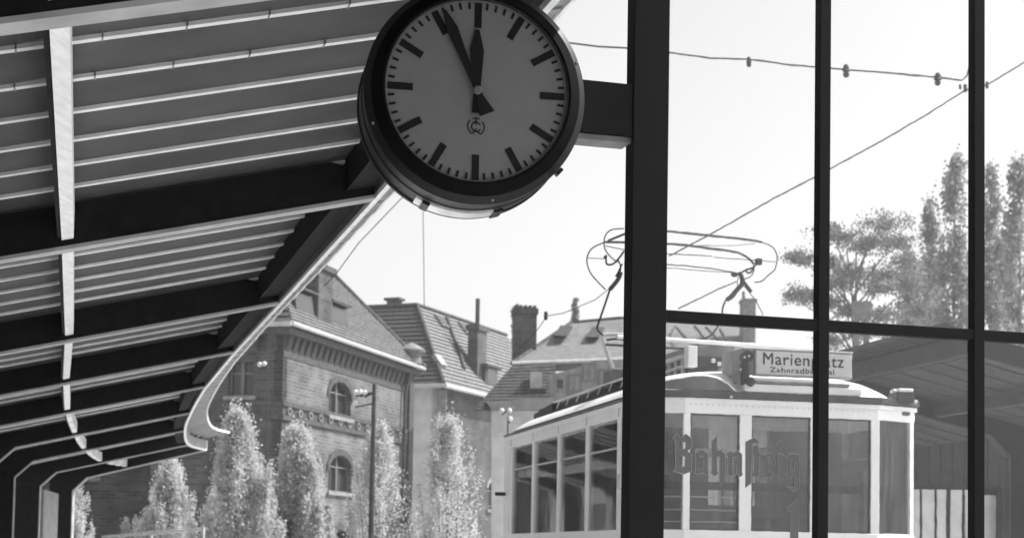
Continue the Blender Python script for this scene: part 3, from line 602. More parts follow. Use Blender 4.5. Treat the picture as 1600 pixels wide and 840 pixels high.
# ---- pantograph
def V(px, py, y): return tl(px, py, 'y', y)
pg = thing('pantograph', 'light tube pantograph with looped horns raised on the tram roof', 'pantograph', TO, PSI)
Y0, Y1 = 2.35, 2.75
def curve(pts, r, name, mt, n=8, parent=None, y=Y0, steps=6):
    q = [V(px, py, y) for px, py in pts]; out = []
    for i in range(len(q)-1):     # Catmull-Rom
        p0, p1, p2, p3 = q[max(i-1, 0)], q[i], q[i+1], q[min(i+2, len(q)-1)]
        for k in range(steps):
            t = k/steps; out.append(.5*((2*p1)+(p2-p0)*t+(2*p0-5*p1+4*p2-p3)*t*t+(3*p1-p0-3*p2+p3)*t**3))
    out.append(q[-1]); return MB().tube(out, r, n).build(name, M[mt], pg if parent is None else parent)
curve([(946, 378), (1000, 379), (1060, 382), (1110, 388), (1150, 394), (1168, 402), (1178, 412)], .0125, 'contact_strip', 'wire')
curve([(950, 376), (1000, 358), (1040, 361), (1110, 368), (1165, 374), (1190, 378)], .0125, 'contact_strip', 'wire', y=Y1)
curve([(946, 378), (925, 388), (917, 405), (922, 425), (935, 441), (946, 452)], .007, 'horn', 'wire')
curve([(975, 357), (955, 359), (945, 370), (945, 388), (955, 402), (966, 410)], .007, 'horn', 'wire', y=Y1)
curve([(1190, 378), (1208, 387), (1214, 402), (1211, 420), (1200, 430), (1190, 439), (1179, 441)], .007, 'horn', 'wire', y=Y1)
curve([(1155, 396), (1172, 404), (1178, 420), (1172, 432), (1158, 436)], .006, 'horn', 'wire')
curve([(946, 384), (1000, 394), (1060, 397), (1112, 400)], .005, 'head_tube', 'wire'); curve([(1040, 382), (1130, 384), (1180, 380)], .003, 'head_tube', 'wire', y=Y1)
curve([(975, 412), (1040, 413), (1100, 418), (1150, 426)], .006, 'head_tube', 'wire'); curve([(975, 417), (1040, 418), (1100, 423), (1145, 426)], .004, 'head_tube', 'wire', y=Y1)
curve([(918, 403), (946, 404)], .004, 'head_tube', 'wire'); curve([(1115, 402), (1160, 405), (1212, 409)], .004, 'head_tube', 'wire')
for pts in ([(947, 398), (948, 412), (958, 412), (968, 402), (975, 392)], [(1142, 429), (1155, 427), (1165, 422), (1176, 418), (1184, 410)], [(1165, 421), (1168, 426), (1174, 424), (1176, 418)]):
    curve(pts, .010, 'head_arm', 'wire')
for px, py, s_ in ((1185, 409, .030), (1148, 429, .020), (1156, 427, .016), (946, 401, .012)):
    c = V(px, py, Y0); MB().box(c.x-s_, c.x+s_, c.y-.03, c.y+.03, c.z-s_, c.z+s_).build('head_joint', M['wire'], pg, bevel=.005)
curve([(972, 412), (966, 425), (962, 432)], .009, 'upper_arm', 'wire'); curve([(970, 425), (966, 436), (953, 452)], .022, 'upper_arm', 'wire'); curve([(966, 405), (970, 420), (964, 432)], .007, 'upper_arm', 'wire')
curve([(953, 452), (943, 482), (934, 508), (934, 515), (942, 523)], .011, 'upper_arm', 'wire')
curve([(942, 523), (955, 522), (975, 523), (1010, 527)], .018, 'lower_arm', 'lightg')
curve([(941, 526), (944, 536), (952, 560), (959, 580)], .021, 'lower_arm', 'lightg')
curve([(948, 531), (965, 529), (985, 532)], .010, 'cross_shaft', 'wire')
curve([(1158, 429), (1160, 442), (1152, 452), (1143, 463), (1136, 468)], .024, 'upper_arm', 'wire'); curve([(1162, 440), (1168, 448), (1174, 456)], .018, 'upper_arm', 'wire')
curve([(1154, 430), (1152, 445), (1160, 445), (1172, 458), (1182, 472), (1192, 492)], .005, 'upper_arm', 'wire')
curve([(1136, 466), (1130, 478), (1126, 500), (1112, 522), (1098, 529), (1088, 531)], .009, 'upper_arm', 'wire')
c = V(960, 583, Y0); MB().box(c.x-.06, c.x+.05, c.y-.2, c.y+.2, 3.31, c.z+.03).build('base', M['greyp'], pg, bevel=.01)
MB().box(c.x-.05, c.x+1.4, Y0-.3, Y0+.5, 3.305, 3.345).build('base_frame', M['darkp'], pg)
# ------------------------------------------------------------------ overhead wires
def wire_thing(name, label, pts, r, extra=(), cat='overhead wire', mt='wire'):
    p0 = at(*pts[0]); q = [at(*p)-p0 for p in pts]
    if len(extra) == 0:
        o = MB().tube(q, r*1.35, 6).build(name, M[mt]); o.location = p0; return tag(o, label, cat)
    t = thing(name, label, cat, p0); MB().tube(q, r*1.35, 6).build('cable', M[mt], t)
    for px, py, D, s_ in extra:
        s_ *= 1.45
        c = at(px, py, D)-p0; MB().lathe([(.001, -1.6*s_), (s_*.5, -1.5*s_), (s_*.8, -.8*s_), (s_*.55, -.4*s_), (s_*.95, 0), (s_*.55, .4*s_), (s_*.8, .8*s_), (s_*.5, 1.5*s_), (.001, 1.6*s_)], c, axis='z', n=10).build('insulator', M['wire'], t)
    return t
wire_thing('span_wire', 'upper span wire with three dark insulators crossing in front of the sky', [(880, 66, 22), (935, 73, 22), (975, 75, 22), (1043, 82, 22), (1110, 91, 22), (1170, 93, 22), (1240, 102, 22), (1290, 106, 22), (1322, 109, 22), (1400, 115, 22), (1465, 121, 22), (1503, 126, 22), (1511, 118, 22), (1516, 100, 22)], .009,
           [(1170, 97, 22, .030), (1322, 111, 22, .038), (1465, 124, 22, .038)])
wire_thing('contact_wire', 'diagonal contact wire rising from the pantograph to the upper right', [(1060, 482, 17), (1125, 450, 17.2), (1150, 440, 17.3)], .006)
wire_thing('contact_wire', 'long slanting wire from behind the pantograph to the junction by the right bar', [(1045, 400, 22), (1110, 366, 22), (1200, 315, 22), (1293, 266, 22), (1380, 219, 22), (1450, 178, 22), (1508, 141, 22), (1542, 133, 22), (1600, 98, 22), (1640, 74, 22)], .008,
           [(1508, 138, 22, .025), (1542, 133, 22, .022), (1500, 136, 22, .016)])
wire_thing('stay_wire', 'thin wire leading down left from the pantograph to a small insulator', [(965, 440, 24), (930, 468, 24), (880, 489, 24), (855, 493, 24)], .005, [(853, 493, 24, .028)])
wire_thing('stay_wire', 'faint wire sloping from the small insulator down behind the brick chimney', [(853, 496, 24), (836, 520, 24), (800, 556, 24)], .005)
wire_thing('stay_wire', 'thin wire running from the clock case down to the brick gable roof', [(668, 270, 26), (625, 312, 26), (560, 380, 26), (525, 428, 26), (505, 448, 26)], .006)
wire_thing('stay_wire', 'thin wire in the sky just right of the clock top', [(838, 40, 20), (860, 15, 20), (885, -15, 20)], .008)
wire_thing('antenna_wire', 'faint vertical wire between clock and hipped roof', [(661, 330, 60), (663, 480, 60)], .012)
# ------------------------------------------------------------------ buildings
def frame_of(px, D, vpx):
    a = math.atan((vpx-800)/F); p = at(px, 860, D); return Vector((p.x, p.y, 0)), a
def wall_mesh(L, z0, z1, openings, th=.35):
    """wall in x (0..L), outer face y=0, thickness towards +y; openings (x0,x1,z0,z1)"""
    xs = sorted({0, L}|{v for o in openings for v in o[:2]}); zs = sorted({z0, z1}|{v for o in openings for v in o[2:4]})
    m = MB()
    for i in range(len(xs)-1):
        for j in range(len(zs)-1):
            cx, cz_ = (xs[i]+xs[i+1])/2, (zs[j]+zs[j+1])/2
            if any(o[0] < cx < o[1] and o[2] < cz_ < o[3] for o in openings): continue
            m.box(xs[i], xs[i+1], 0, th, zs[j], zs[j+1])
    return m
def sub(parent, loc, rz):
    pass
def xf(m, o, a):
    """turn mesh points built in face coordinates into the building's own"""
    c, s_ = math.cos(a), math.sin(a); m.v = [(o[0]+x*c-y*s_, o[1]+x*s_+y*c, z) for x, y, z in m.v]; return m
def window(parent, o, a, x0, x1, z0, z1, lights=2, arch=True, surround='trim', sill=True, frame_m='frame'):
    """arched window with surround, recessed pane, mullions: window > pane, mullion, sill"""
    cx, hw = (x0+x1)/2, (x1-x0)/2; rise = hw*.55 if arch else .0
    m = MB(); N = 8
    # surround arch ring
    def arcp(r, up): return [(cx+r*math.cos(PI-PI*k/N), z1-rise+up*math.sin(PI*k/N)) for k in range(N+1)]
    if arch:
        I, O = arcp(hw, rise), arcp(hw+.22, rise+.24)
        for k in range(N): m.add([(I[k][0], -.06, I[k][1]), (I[k+1][0], -.06, I[k+1][1]), (O[k+1][0], -.06, O[k+1][1]), (O[k][0], -.06, O[k][1]), (I[k][0], .25, I[k][1]), (I[k+1][0], .25, I[k+1][1]), (O[k+1][0], .05, O[k+1][1]), (O[k][0], .05, O[k][1])], [(0,1,2,3),(0,4,5,1),(3,2,6,7)])
        # spandrels filling the square opening above the arch
        top = z1
        for k in range(N): m.add([(I[k][0], .02, I[k][1]), (I[k+1][0], .02, I[k+1][1]), (I[k+1][0], .02, top+.01), (I[k][0], .02, top+.01)], [(0,1,2,3)])
    else:
        m.box(x0-.12, x1+.12, -.05, .02, z1+.002, z1+.18)
    wn = xf(m, o, a).build('window', M[surround], parent)
    xf(MB().box(x0, x1, .24, .26, z0, z1), o, a).build('pane', M['dark'], wn)
    for k in range(1, lights): xf(MB().box(x0+(x1-x0)*k/lights-.06, x0+(x1-x0)*k/lights+.06, .15, .239, z0, z1), o, a).build('mullion', M[frame_m], wn)
    fr = MB(); fr.box(x0, x0+.06, .16, .238, z0, z1).box(x1-.06, x1, .16, .238, z0, z1).box(x0+.06, x1-.06, .16, .238, z0, z0+.06).box(x0+.06, x1-.06, .16, .238, z0+(z1-z0)*.66, z0+(z1-z0)*.66+.05)
    xf(fr, o, a).build('sash', M[frame_m], wn)
    if sill: xf(MB().box(x0-.15, x1+.15, -.12, .2, z0-.14, z0-.003), o, a).build('sill', M['stone'], wn)
    return wn
def courses(parent, p00, p10, p01, p11, n, m, name='tile_course', lift=.06, rows=None):
    """roof slope from eave edge p00-p10 up to p01-p11 as overlapping tile courses"""
    p00, p10, p01, p11 = map(Vector, (p00, p10, p01, p11)); nr = (p10-p00).cross(p01-p00).normalized()
    if nr.z < 0: nr = -nr
    for k in range(n):
        a, b = k/n, min(1, (k+1.15)/n)
        A0, A1, B0, B1 = p00.lerp(p01, a), p10.lerp(p11, a), p00.lerp(p01, b), p10.lerp(p11, b)
        MB().hexa([A0, A1, B1, B0, A0+nr*lift*1.5, A1+nr*lift*1.5, B1+nr*lift*.3, B0+nr*lift*.3]).build(name, m, parent)
# --- A: brick building with frieze
oA, aA0 = frame_of(435, 60, 1545)
# face frame: x along the receding sunlit face
fa = PI/2-aA0                                  # world angle of the x axis (towards the vanishing point)
A = thing('brick_building', 'brick building with round arched windows, ring frieze and steep tiled roof', 'building', oA, fa)
dA = Vector((math.cos(fa), math.sin(fa), 0)); nA = Vector((-math.sin(fa), math.cos(fa), 0))   # local +y points left/back
def al(px, py, y=0.0):
    p = onp(px, py, oA+nA*y, nA)-oA; return p.dot(dA), p.z
LA = al(640, 700)[0]; ZE = al(437, 505)[1]
w1 = (al(514, 600)[0], al(549, 600)[0], al(530, 651)[1], al(530, 596)[1]); w2 = (al(512, 760)[0], al(549, 760)[0], al(528, 768)[1], al(528, 710)[1]); w3 = (al(512, 830)[0], al(549, 830)[0], al(528, 890)[1], al(528, 826)[1])
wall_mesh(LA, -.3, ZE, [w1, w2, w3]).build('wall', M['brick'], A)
for w_ in (w1, w2, w3): window(A, (0, 0), 0, *w_, lights=2)
# left face: its shade is put into the colour by a darker brick
WL = 5.2
lw = []
def ll(px, py):
    p = onp(px, py, oA, dA)-oA; return p.dot(nA), p.z
for (a_, b_, c_, d_) in ((395, 358, 618, 566), (395, 358, 770, 715)):
    q0 = ll(a_, c_); q1 = ll(b_, d_); lw.append((WL-q1[0], WL-q0[0], q0[1], q1[1]))
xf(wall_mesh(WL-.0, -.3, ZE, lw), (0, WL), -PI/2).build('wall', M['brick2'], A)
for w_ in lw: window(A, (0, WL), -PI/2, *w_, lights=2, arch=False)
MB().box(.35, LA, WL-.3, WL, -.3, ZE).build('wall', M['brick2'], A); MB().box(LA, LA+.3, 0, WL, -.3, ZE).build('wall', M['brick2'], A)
zb = [al(437, 652)[1], al(437, 627)[1]]
for z0, z1, mt, pr in ((zb[0]-.05, zb[0]+.12, 'trim', .10), (zb[0]+.122, zb[1]-.122, 'frieze', .03), (zb[1]-.12, zb[1]+.05, 'trim', .10)):
    MB().box(-pr, LA, -pr, -.002, z0, z1).build('string_course', M[mt], A); MB().box(-pr, -.002, 0.001, WL, z0, z1).build('string_course', M['trim'], A)
hh = (zb[1]-zb[0]-.26)/2; zc_ = (zb[0]+zb[1])/2
nrg = 14; base_ring = None
for k in range(nrg):
    x = LA*(k+.5)/nrg; m = MB(); N = 16; ro, ri = hh*.98, hh*.55
    vs = []
    for r, y in ((ro, -.035), (ro, -.10), (ri, -.10), (ri, -.035)): vs += [(r*1.25*math.cos(2*PI*j/N), y, r*math.sin(2*PI*j/N)) for j in range(N)]
    m.add(vs, [(q*N+j, q*N+(j+1) % N, (q+1)*N+(j+1) % N, (q+1)*N+j) for q in range(3) for j in range(N)])
    if base_ring is None: base_ring = m.build('frieze_ring', M['friezering'], A, loc=(x, 0, zc_))
    else: inst(base_ring, A, (x, 0, zc_))
MB().box(-.02, LA, -.025, -.003, ZE-1.15, ZE-.35).build('corbel_shade_band', M['trim'], A)  # dark band puts the shade between the corbels into colour
# corbels below the eave
cb = None; ncb = 24
for k in range(ncb):
    x = LA*(k+.5)/ncb
    if cb is None: cb = MB().add([(-.16, -.002, 0), (.16, -.002, 0), (.16, -.002, -.55), (-.16, -.002, -.55), (-.16, -.24, 0), (.16, -.24, 0), (.16, -.15, -.3), (-.16, -.15, -.3), (.16, -.05, -.55), (-.16, -.05, -.55)], [(0,1,5,4),(4,5,6,7),(7,6,8,9),(9,8,2,3),(0,4,7,9,3),(1,2,8,6,5)]).build('corbel', M['trim'], A, loc=(x, 0, ZE-.35))
    else: inst(cb, A, (x, 0, ZE-.35))
cb2 = None
for k in range(7):
    y = WL*(k+.5)/7; m = MB().box(-.25, -.003, -.16, .16, -.6, 0)
    if cb2 is None: cb2 = m.build('corbel', M['trim'], A, loc=(0, y, ZE-.35))
    else: inst(cb2, A, (0, y, ZE-.35))
MB().box(-.4, LA+.1, -.4, -.003, ZE-.345, ZE-.12).build('cornice', M['trim'], A); MB().box(-.4, -.003, 0, WL, ZE-.345, ZE-.12).build('cornice', M['trim'], A)
MB().tube([(-.5, -.52, ZE-.02), (LA+.3, -.52, ZE-.02)], .085, 8).build('gutter', M['tin'], A); MB().tube([(-.5, -.52, ZE-.02), (-.5, WL, ZE-.02)], .1, 8).build('gutter', M['tin'], A)
# roof: hipped, ridge found from the photo's apex
yr = 2.5; xr, zr_ = al(505, 417, yr)
E0, E1, E2, E3 = Vector((-.5, -.5, ZE)), Vector((LA+.4, -.5, ZE)), Vector((LA+.4, WL+.4, ZE)), Vector((-.5, WL+.4, ZE))
R0, R1 = Vector((min(4.0, xr-1), yr, zr_)), Vector((xr, yr, zr_))
rA = MB().add([E0, E1, E2, E3, R0, R1], [(0,1,5,4),(1,2,5),(2,3,4,5),(3,0,4),(0,3,2,1)]).build('roof', M['tile2'], A)
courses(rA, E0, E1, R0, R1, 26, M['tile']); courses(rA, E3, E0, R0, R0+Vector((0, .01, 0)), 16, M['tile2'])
MB().tube([E1+Vector((0, 0, .05)), R1+Vector((0, 0, .1)), R0+Vector((0, 0, .1))], .13, 6).build('ridge_tiles', M['tile2'], rA)
# chimney + dormers on the sunlit slope
cx0 = al(487, 505, .2)[0]
ch = MB().box(cx0-.1, cx0+1.35, -.1, .75, ZE, al(495, 425, .3)[1]).build('chimney', M['brick2'], rA, bevel=.03)
MB().box(cx0-.2, cx0+1.45, -.2, .85, al(495, 425, .3)[1]+.003, al(495, 422, .3)[1]+.15).build('chimney_cap', M['trim'], ch)
for pa, pb_ in ((505, 532), (450, 478)):
    x0, x1 = al(pa, 505, .3)[0], al(pb_, 505, .3)[0]; zz = ZE+.75
    dm = MB().hexa([(x0, -.05, zz-.35), (x1, -.05, zz-.35), (x1, 1.4, zz-.35), (x0, 1.4, zz-.35), (x0, .05, zz+.75), (x1, .05, zz+.75), (x1, 1.4, zz+.95), (x0, 1.4, zz+.95)]).build('dormer', M['dark'], rA)
    MB().hexa([(x0-.15, -.15, zz+.755), (x1+.15, -.15, zz+.755), (x1+.3, 1.5, zz+1.05), (x0-.3, 1.5, zz+1.05), (x0-.15, -.15, zz+.84), (x1+.15, -.15, zz+.84), (x1+.3, 1.5, zz+1.15), (x0-.3, 1.5, zz+1.15)]).build('dormer_roof', M['tile2'], dm)
# turret vent at the far eave and downpipe
px_ = al(633, 545)[0]
MB().lathe([(.45, 0), (.42, .5), (.6, .52), (.62, .62), (.25, .85), (.001, .95)], (px_+.3, -.2, ZE+.1), axis='z', n=12).build('vent_cowl', M['greyp'], A)
dpx = al(626, 700)[0]
MB().tube([(px_-.2, -.45, ZE), (dpx+.1, -.2, ZE-.9), (dpx, -.16, ZE-1.2), (dpx, -.16, -.2)], .085, 8).build('downpipe', M['trim'], A)
xf(MB().box(LA-.55, LA+.02, -.16, -.003, -.3, ZE-.36), (0, 0), 0).build('corner_strip', M['trim'], A)
# left annex seen under the canopy
oX = at(228, 860, 66); oX.z = 0
X = thing('brick_annex', 'dark brick annex left of the brick building, seen under the canopy', 'building', oX, math.radians(4))
wa = [(-4.1, -2.0, .4, 1.45+.45), (-4.1, -2.0, 4.4, 5.5)]
m = wall_mesh(9, -.3, 9.5, [(w_[0]+9, w_[1]+9, w_[2], w_[3]) for w_ in wa]); m.v = [(x-9, y, z) for x, y, z in m.v]; m.build('wall', M['brick2'], X)
for w_ in wa: window(X, (0, 0), 0, *w_, lights=2, arch=False)
MB().box(0, .5, -.35, .1, -.3, 9.2).build('buttress', M['trim'], X); MB().box(-9, 0, .36, 6, 9.2, 9.6).build('roof', M['tile2'], X)
MB().box(0, 2.2, .02, .35, -.3, 9.5).build('side_wall', M['brick2'], X)
# --- B: house with hipped roof
oB, aB = frame_of(679, 85, 1850); fb = PI/2-aB
B = thing('hipped_house', 'plastered house with steep hipped tile roof and skylights, behind the brick building', 'building', oB, fb)
dB = Vector((math.cos(fb), math.sin(fb), 0)); nB = Vector((-math.sin(fb), math.cos(fb), 0))
def bl(px, py, y=0.0):
    p = onp(px, py, oB+nB*y, nB)-oB; return p.dot(dB), p.z
ZB = bl(679, 600)[1]; LB = bl(860, 700)[0]
def bleft(px, py):
    p = onp(px, py, oB, dB)-oB; return p.dot(nB), p.z
wB = [(bl(757, 600)[0], bl(770, 600)[0], ZB-3.0, ZB-1.2)]
wall_mesh(LB, -.3, ZB, [(bl(764, 700)[0]-.1, bl(778, 700)[0], bl(770, 796)[1], bl(770, 752)[1])]).build('wall', M['brick2'], B)
window(B, (0, 0), 0, bl(764, 700)[0]-.1, bl(778, 700)[0], bl(770, 796)[1], bl(770, 752)[1], lights=1, surround='stone')
xf(wall_mesh(9, -.3, ZB, []), (0, 9), -PI/2).build('wall', M['plaster'], B)
MB().box(.3, LB, 7, 7.3, -.3, ZB).build('wall', M['brick2'], B)
yrB = 3.0; xrB, zrB = bl(652, 479, yrB)
E0, E1, E2 = Vector((-.6, -.6, ZB-.05)), Vector((LB, -.6, ZB-.05)), Vector((-.6, 10, ZB-.05))
R0, R1, R2 = Vector((xrB, yrB, zrB)), Vector((LB, yrB, zrB)), Vector((xrB, 10, zrB))
K1, K2 = Vector((LB, 7.6, ZB)), Vector((xrB*2+.6, 10, ZB))
Kc = Vector((xrB*2, 7.6, ZB))
rB = MB().add([E0, E1, E2, R0, R1, R2, K1, K2, Kc], [(0,1,4,3),(2,0,3,5),(3,4,6,8),(5,3,8,7),(1,6,4),(0,2,7,8,6,1)]).build('roof', M['tile2'], B)
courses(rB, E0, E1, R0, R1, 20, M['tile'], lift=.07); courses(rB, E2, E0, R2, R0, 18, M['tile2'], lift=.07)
MB().tube([E0+Vector((0, 0, .1)), R0+Vector((0, 0, .12)), R1+Vector((0, 0, .12))], .11, 6).build('ridge_tiles', M['tile2'], rB)
MB().tube([R0+Vector((0, 0, .12)), R2+Vector((0, 0, .12))], .11, 6).build('ridge_tiles', M['tile2'], rB)
MB().tube([(-.7, -.7, ZB-.1), (LB, -.7, ZB-.1)], .12, 8).build('gutter', M['tin'], B); MB().tube([(-.7, -.7, ZB-.1), (-.7, 9, ZB-.1)], .1, 8).build('gutter', M['tin'], B)
MB().box(-.02, .02, -.5, -.003, ZB-1.3, ZB-.25).build('eave_bracket', M['stone'], B)
def slopeB(px, py):   # point on the right slope of B
    n_ = (E1-E0).cross(R0-E0).normalized(); n_w = dB*n_.x+nB*n_.y+Vector((0, 0, n_.z)); o_w = oB+dB*E0.x+nB*E0.y+Vector((0, 0, E0.z))
    p = onp(px, py, o_w, n_w)-oB; return Vector((p.dot(dB), p.dot(nB), p.z)), n_
for px, py, mt, s_ in ((687, 504, 'dark', .45), (724, 515, 'dark', .45), (684, 566, 'tin', .4)):
    p, n_ = slopeB(px, py); u_ = Vector((1, 0, 0)); v_ = n_.cross(u_).normalized()
    if n_.z < 0: n_ = -n_
    q = [p+u_*a*s_+v_*b*s_*.9 for a, b in ((-1,-1),(1,-1),(1,1),(-1,1))]
    sl = MB().hexa([x for x in q]+[x+n_*.22 for x in q]).build('skylight', M['stone'], rB)
    MB().hexa([p+(x-p)*.8+n_*.222 for x in q]+[p+(x-p)*.8+n_*.245 for x in q]).build('skylight_pane', M[mt], sl)
for pts in ([(697, 500), (706, 527), (716, 553), (724, 580)],):   # dark ladder lines on the slope
    q = [slopeB(*p)[0]+Vector((0, -.05, .16)) for p in pts]; MB().tube(q, .12, 5).build('snow_guard', M['tile2'], rB)
p, _ = slopeB(746, 596)
dm = MB().box(p.x+.9, p.x+2.6, p.y-.1, p.y+1.5, p.z-.3, p.z+.95).build('dormer', M['brick2'], rB)
MB().box(p.x+1.1, p.x+2.4, p.y-.13, p.y-.103, p.z+.0, p.z+.85).build('dormer_window', M['dark'], dm)
MB().box(p.x+.7, p.x+2.8, p.y-.3, p.y+1.7, p.z+.953, p.z+1.06).build('dormer_roof', M['tile2'], dm)
p1 = bl(740, 600, .3)[0]; zt_ = bl(747, 517, .3)[1]
ck2 = MB().box(p1, p1+1.25, .1, .7, ZB-.3, zt_).build('chimney', M['brick2'], rB, bevel=.03)
MB().box(p1-.1, p1+1.35, 0, .8, zt_+.003, zt_+.3).build('chimney_cap', M['trim'], ck2)
MB().tube([(p1+.6, .4, zt_), (p1+.6, .4, bl(748, 467, .4)[1])], .13, 8).build('flue_pipe', M['trim'], ck2)
cx_ = bl(616, 480, 6.5); cB = at(616, 487, 96)-oB
q = Vector((cB.dot(dB), cB.dot(nB), cB.z)); cc = MB().box(q.x-.3, q.x+.3, q.y-.35, q.y+.35, q.z-1.2, at(616, 470, 96).z).build('chimney', M['brick2'], rB)
MB().box(q.x-.4, q.x+.4, q.y-.5, q.y+.5, at(616, 470, 96).z+.003, at(616, 466, 96).z).build('chimney_cap', M['trim'], cc)
# --- C: freestanding brick stack
pC = at(813, 860, 74); sC = 74/F
C = thing('brick_chimney', 'tall broad dark brick chimney stack standing between two tiled roofs', 'chimney', (pC.x, pC.y, 0), math.radians(6))
zC = at(813, 480, 74).z
MB().box(-17*sC, 18*sC, -.5, .5, 0, zC-.35).build('stack', M['brick2'], C, bevel=.02); MB().box(-18*sC-.03, 19*sC+.03, -.55, .55, zC-.347, zC-.1).build('cap', M['trim'], C)
for k in range(5): MB().box((-16+k*7.2)*sC, (-16+k*7.2+4.4)*sC, -.4, .4, zC-.098, zC+.05).build('pot', M['trim'], C)
# --- D: house with mansard roof
DD = 72; oD = at(800, 860, DD); oD.z = 0; fd = math.radians(2.0)
Dh = thing('mansard_house', 'broad house with pale upper roof, dark lower slope, gable and skylights behind the tram', 'building', oD, fd)
def dl(px, py, y=0.0):
    n_ = Vector((-math.sin(fd), math.cos(fd), 0)); d_ = Vector((math.cos(fd), math.sin(fd), 0)); p = onp(px, py, oD+n_*y, n_)-oD; return Vector((p.dot(d_), y, p.z))
m = MB(); q = [dl(800, 567), dl(1195, 552), dl(1150, 500, 5), dl(968, 497, 5), dl(893, 504, 5)]
z_e = .5*(q[0].z+q[1].z)
m.add([q[0], q[1], q[2], q[3], q[4]]+[p+Vector((0, .3, -.4)) for p in q], [(0,1,2,3,4),(5,9,8,7,6),(0,5,6,1),(1,6,7,2),(2,7,8,3),(3,8,9,4),(4,9,5,0)]); rD = m.build('roof', M['slate'], Dh)
MB().tube([q[0], q[4], q[3], q[2]], .10, 6).build('ridge_tiles', M['tile2'], rD); MB().tube([q[0]+Vector((0, -.1, -.02)), q[1]+Vector((0, -.1, -.02))], .09, 6).build('gutter', M['lightg'], Dh)
for pts in ([(875, 528), (885, 512)], [(925, 530), (935, 514)]):
    a, b_ = dl(*pts[0], 2.2), dl(*pts[1], 3.4); u_ = Vector((.28, 0, 0)); up = Vector((0, -.12, .1))
    MB().hexa([a-u_, a+u_, b_+u_, b_-u_, a-u_+up, a+u_+up, b_+u_+up, b_-u_+up]).build('skylight', M['dark'], rD)
for a, b_ in (((1055, 515), (1068, 530)), ((1082, 512), (1100, 533)), ((1100, 514), (1118, 533)), ((1122, 517), (1130, 533)), ((1052, 512), (1044, 526))):
    MB().tube([dl(*a, 3.0)+Vector((0, -.6, 0)), dl(*b_, 1.6)+Vector((0, -.6, 0))], .06, 5).build('roof_seam', M['tile2'], rD)
# lower mansard slope
a0, a1, b0, b1 = dl(740, 640, -2.2), dl(868, 640, -2.2), dl(800, 572, -.2), dl(868, 568, -.2)
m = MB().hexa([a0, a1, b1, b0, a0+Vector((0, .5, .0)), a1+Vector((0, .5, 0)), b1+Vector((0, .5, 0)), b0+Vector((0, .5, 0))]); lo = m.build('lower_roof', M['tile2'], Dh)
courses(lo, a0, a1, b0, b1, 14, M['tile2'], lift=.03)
c0 = dl(838, 595, -1.0); sk = MB().box(c0.x-.28, c0.x+.22, c0.y-.45, c0.y+.1, c0.z-.35, c0.z+.35).build('skylight', M['tin'], lo); MB().box(c0.x-.45, c0.x+.4, c0.y-.55, c0.y, c0.z-1.0, c0.z-.36).build('skylight_box', M['tile2'], sk)
# gable front
def poly_wall(pts, y, th, mt, name, parent):
    v = [dl(px, py, y) for px, py in pts]; n = len(v); return MB().add(v+[p+Vector((0, th, 0)) for p in v], [tuple(range(n)), tuple(range(2*n-1, n-1, -1))]+[(i, i+n, (i+1) % n+n, (i+1) % n) for i in range(n)]).build(name, M[mt], parent)
poly_wall([(858, 700), (858, 585), (900, 575), (930, 562), (1000, 560), (1200, 556), (1200, 700)], -2.0, .3, 'plaster2' if 'plaster2' in M else 'stone', 'gable_wall', Dh)
MB().hexa([dl(768, 640, -2.6), dl(866, 640, -2.6), dl(866, 640, -1.9), dl(768, 640, -1.9), dl(760, 627, -2.6), dl(866, 620, -2.6), dl(866, 620, -1.9), dl(760, 627, -1.9)]).build('cornice', M['stone'], Dh)
poly_wall([(768, 900), (768, 636), (1200, 636), (1200, 900)], -1.9, .3, 'plaster', 'front_wall', Dh)
for (x0, x1, y0, y1, fr_) in ((870, 880, 592, 606, 'stone'), (890, 905, 588, 612, 'frame'), (913, 928, 570, 592, 'frame'), (938, 950, 580, 600, 'frame')):
    a, b_ = dl(x0, y1, -2.06), dl(x1, y0, -2.06)
    wn = MB().box(a.x-.1, b_.x+.1, -2.06, -2.002, a.z-.1, b_.z+.1).build('window', M[fr_], Dh); MB().box(a.x, b_.x, -2.09, -2.062, a.z, b_.z).build('pane', M['dark' if fr_ == 'stone' else 'greyp'], wn)
    if fr_ == 'frame': MB().box((a.x+b_.x)/2-.03, (a.x+b_.x)/2+.03, -2.11, -2.092, a.z, b_.z).build('mullion', M['frame'], wn)
a, b_ = dl(1158, 560, 2), dl(1179, 472, 2)
hc = MB().box(a.x, b_.x, 1.6, 2.6, a.z-1, b_.z).build('chimney', M['greyp'], rD, bevel=.02); MB().box(a.x-.04, b_.x+.04, 1.55, 2.65, b_.z+.003, b_.z+.1).build('chimney_cap', M['greyp'], hc)
t_ = dl(1162, 455, 2); MB().tube([(t_.x, 2, b_.z), (t_.x, 2, t_.z)], .06, 6).build('flue_pipe', M['trim'], hc)
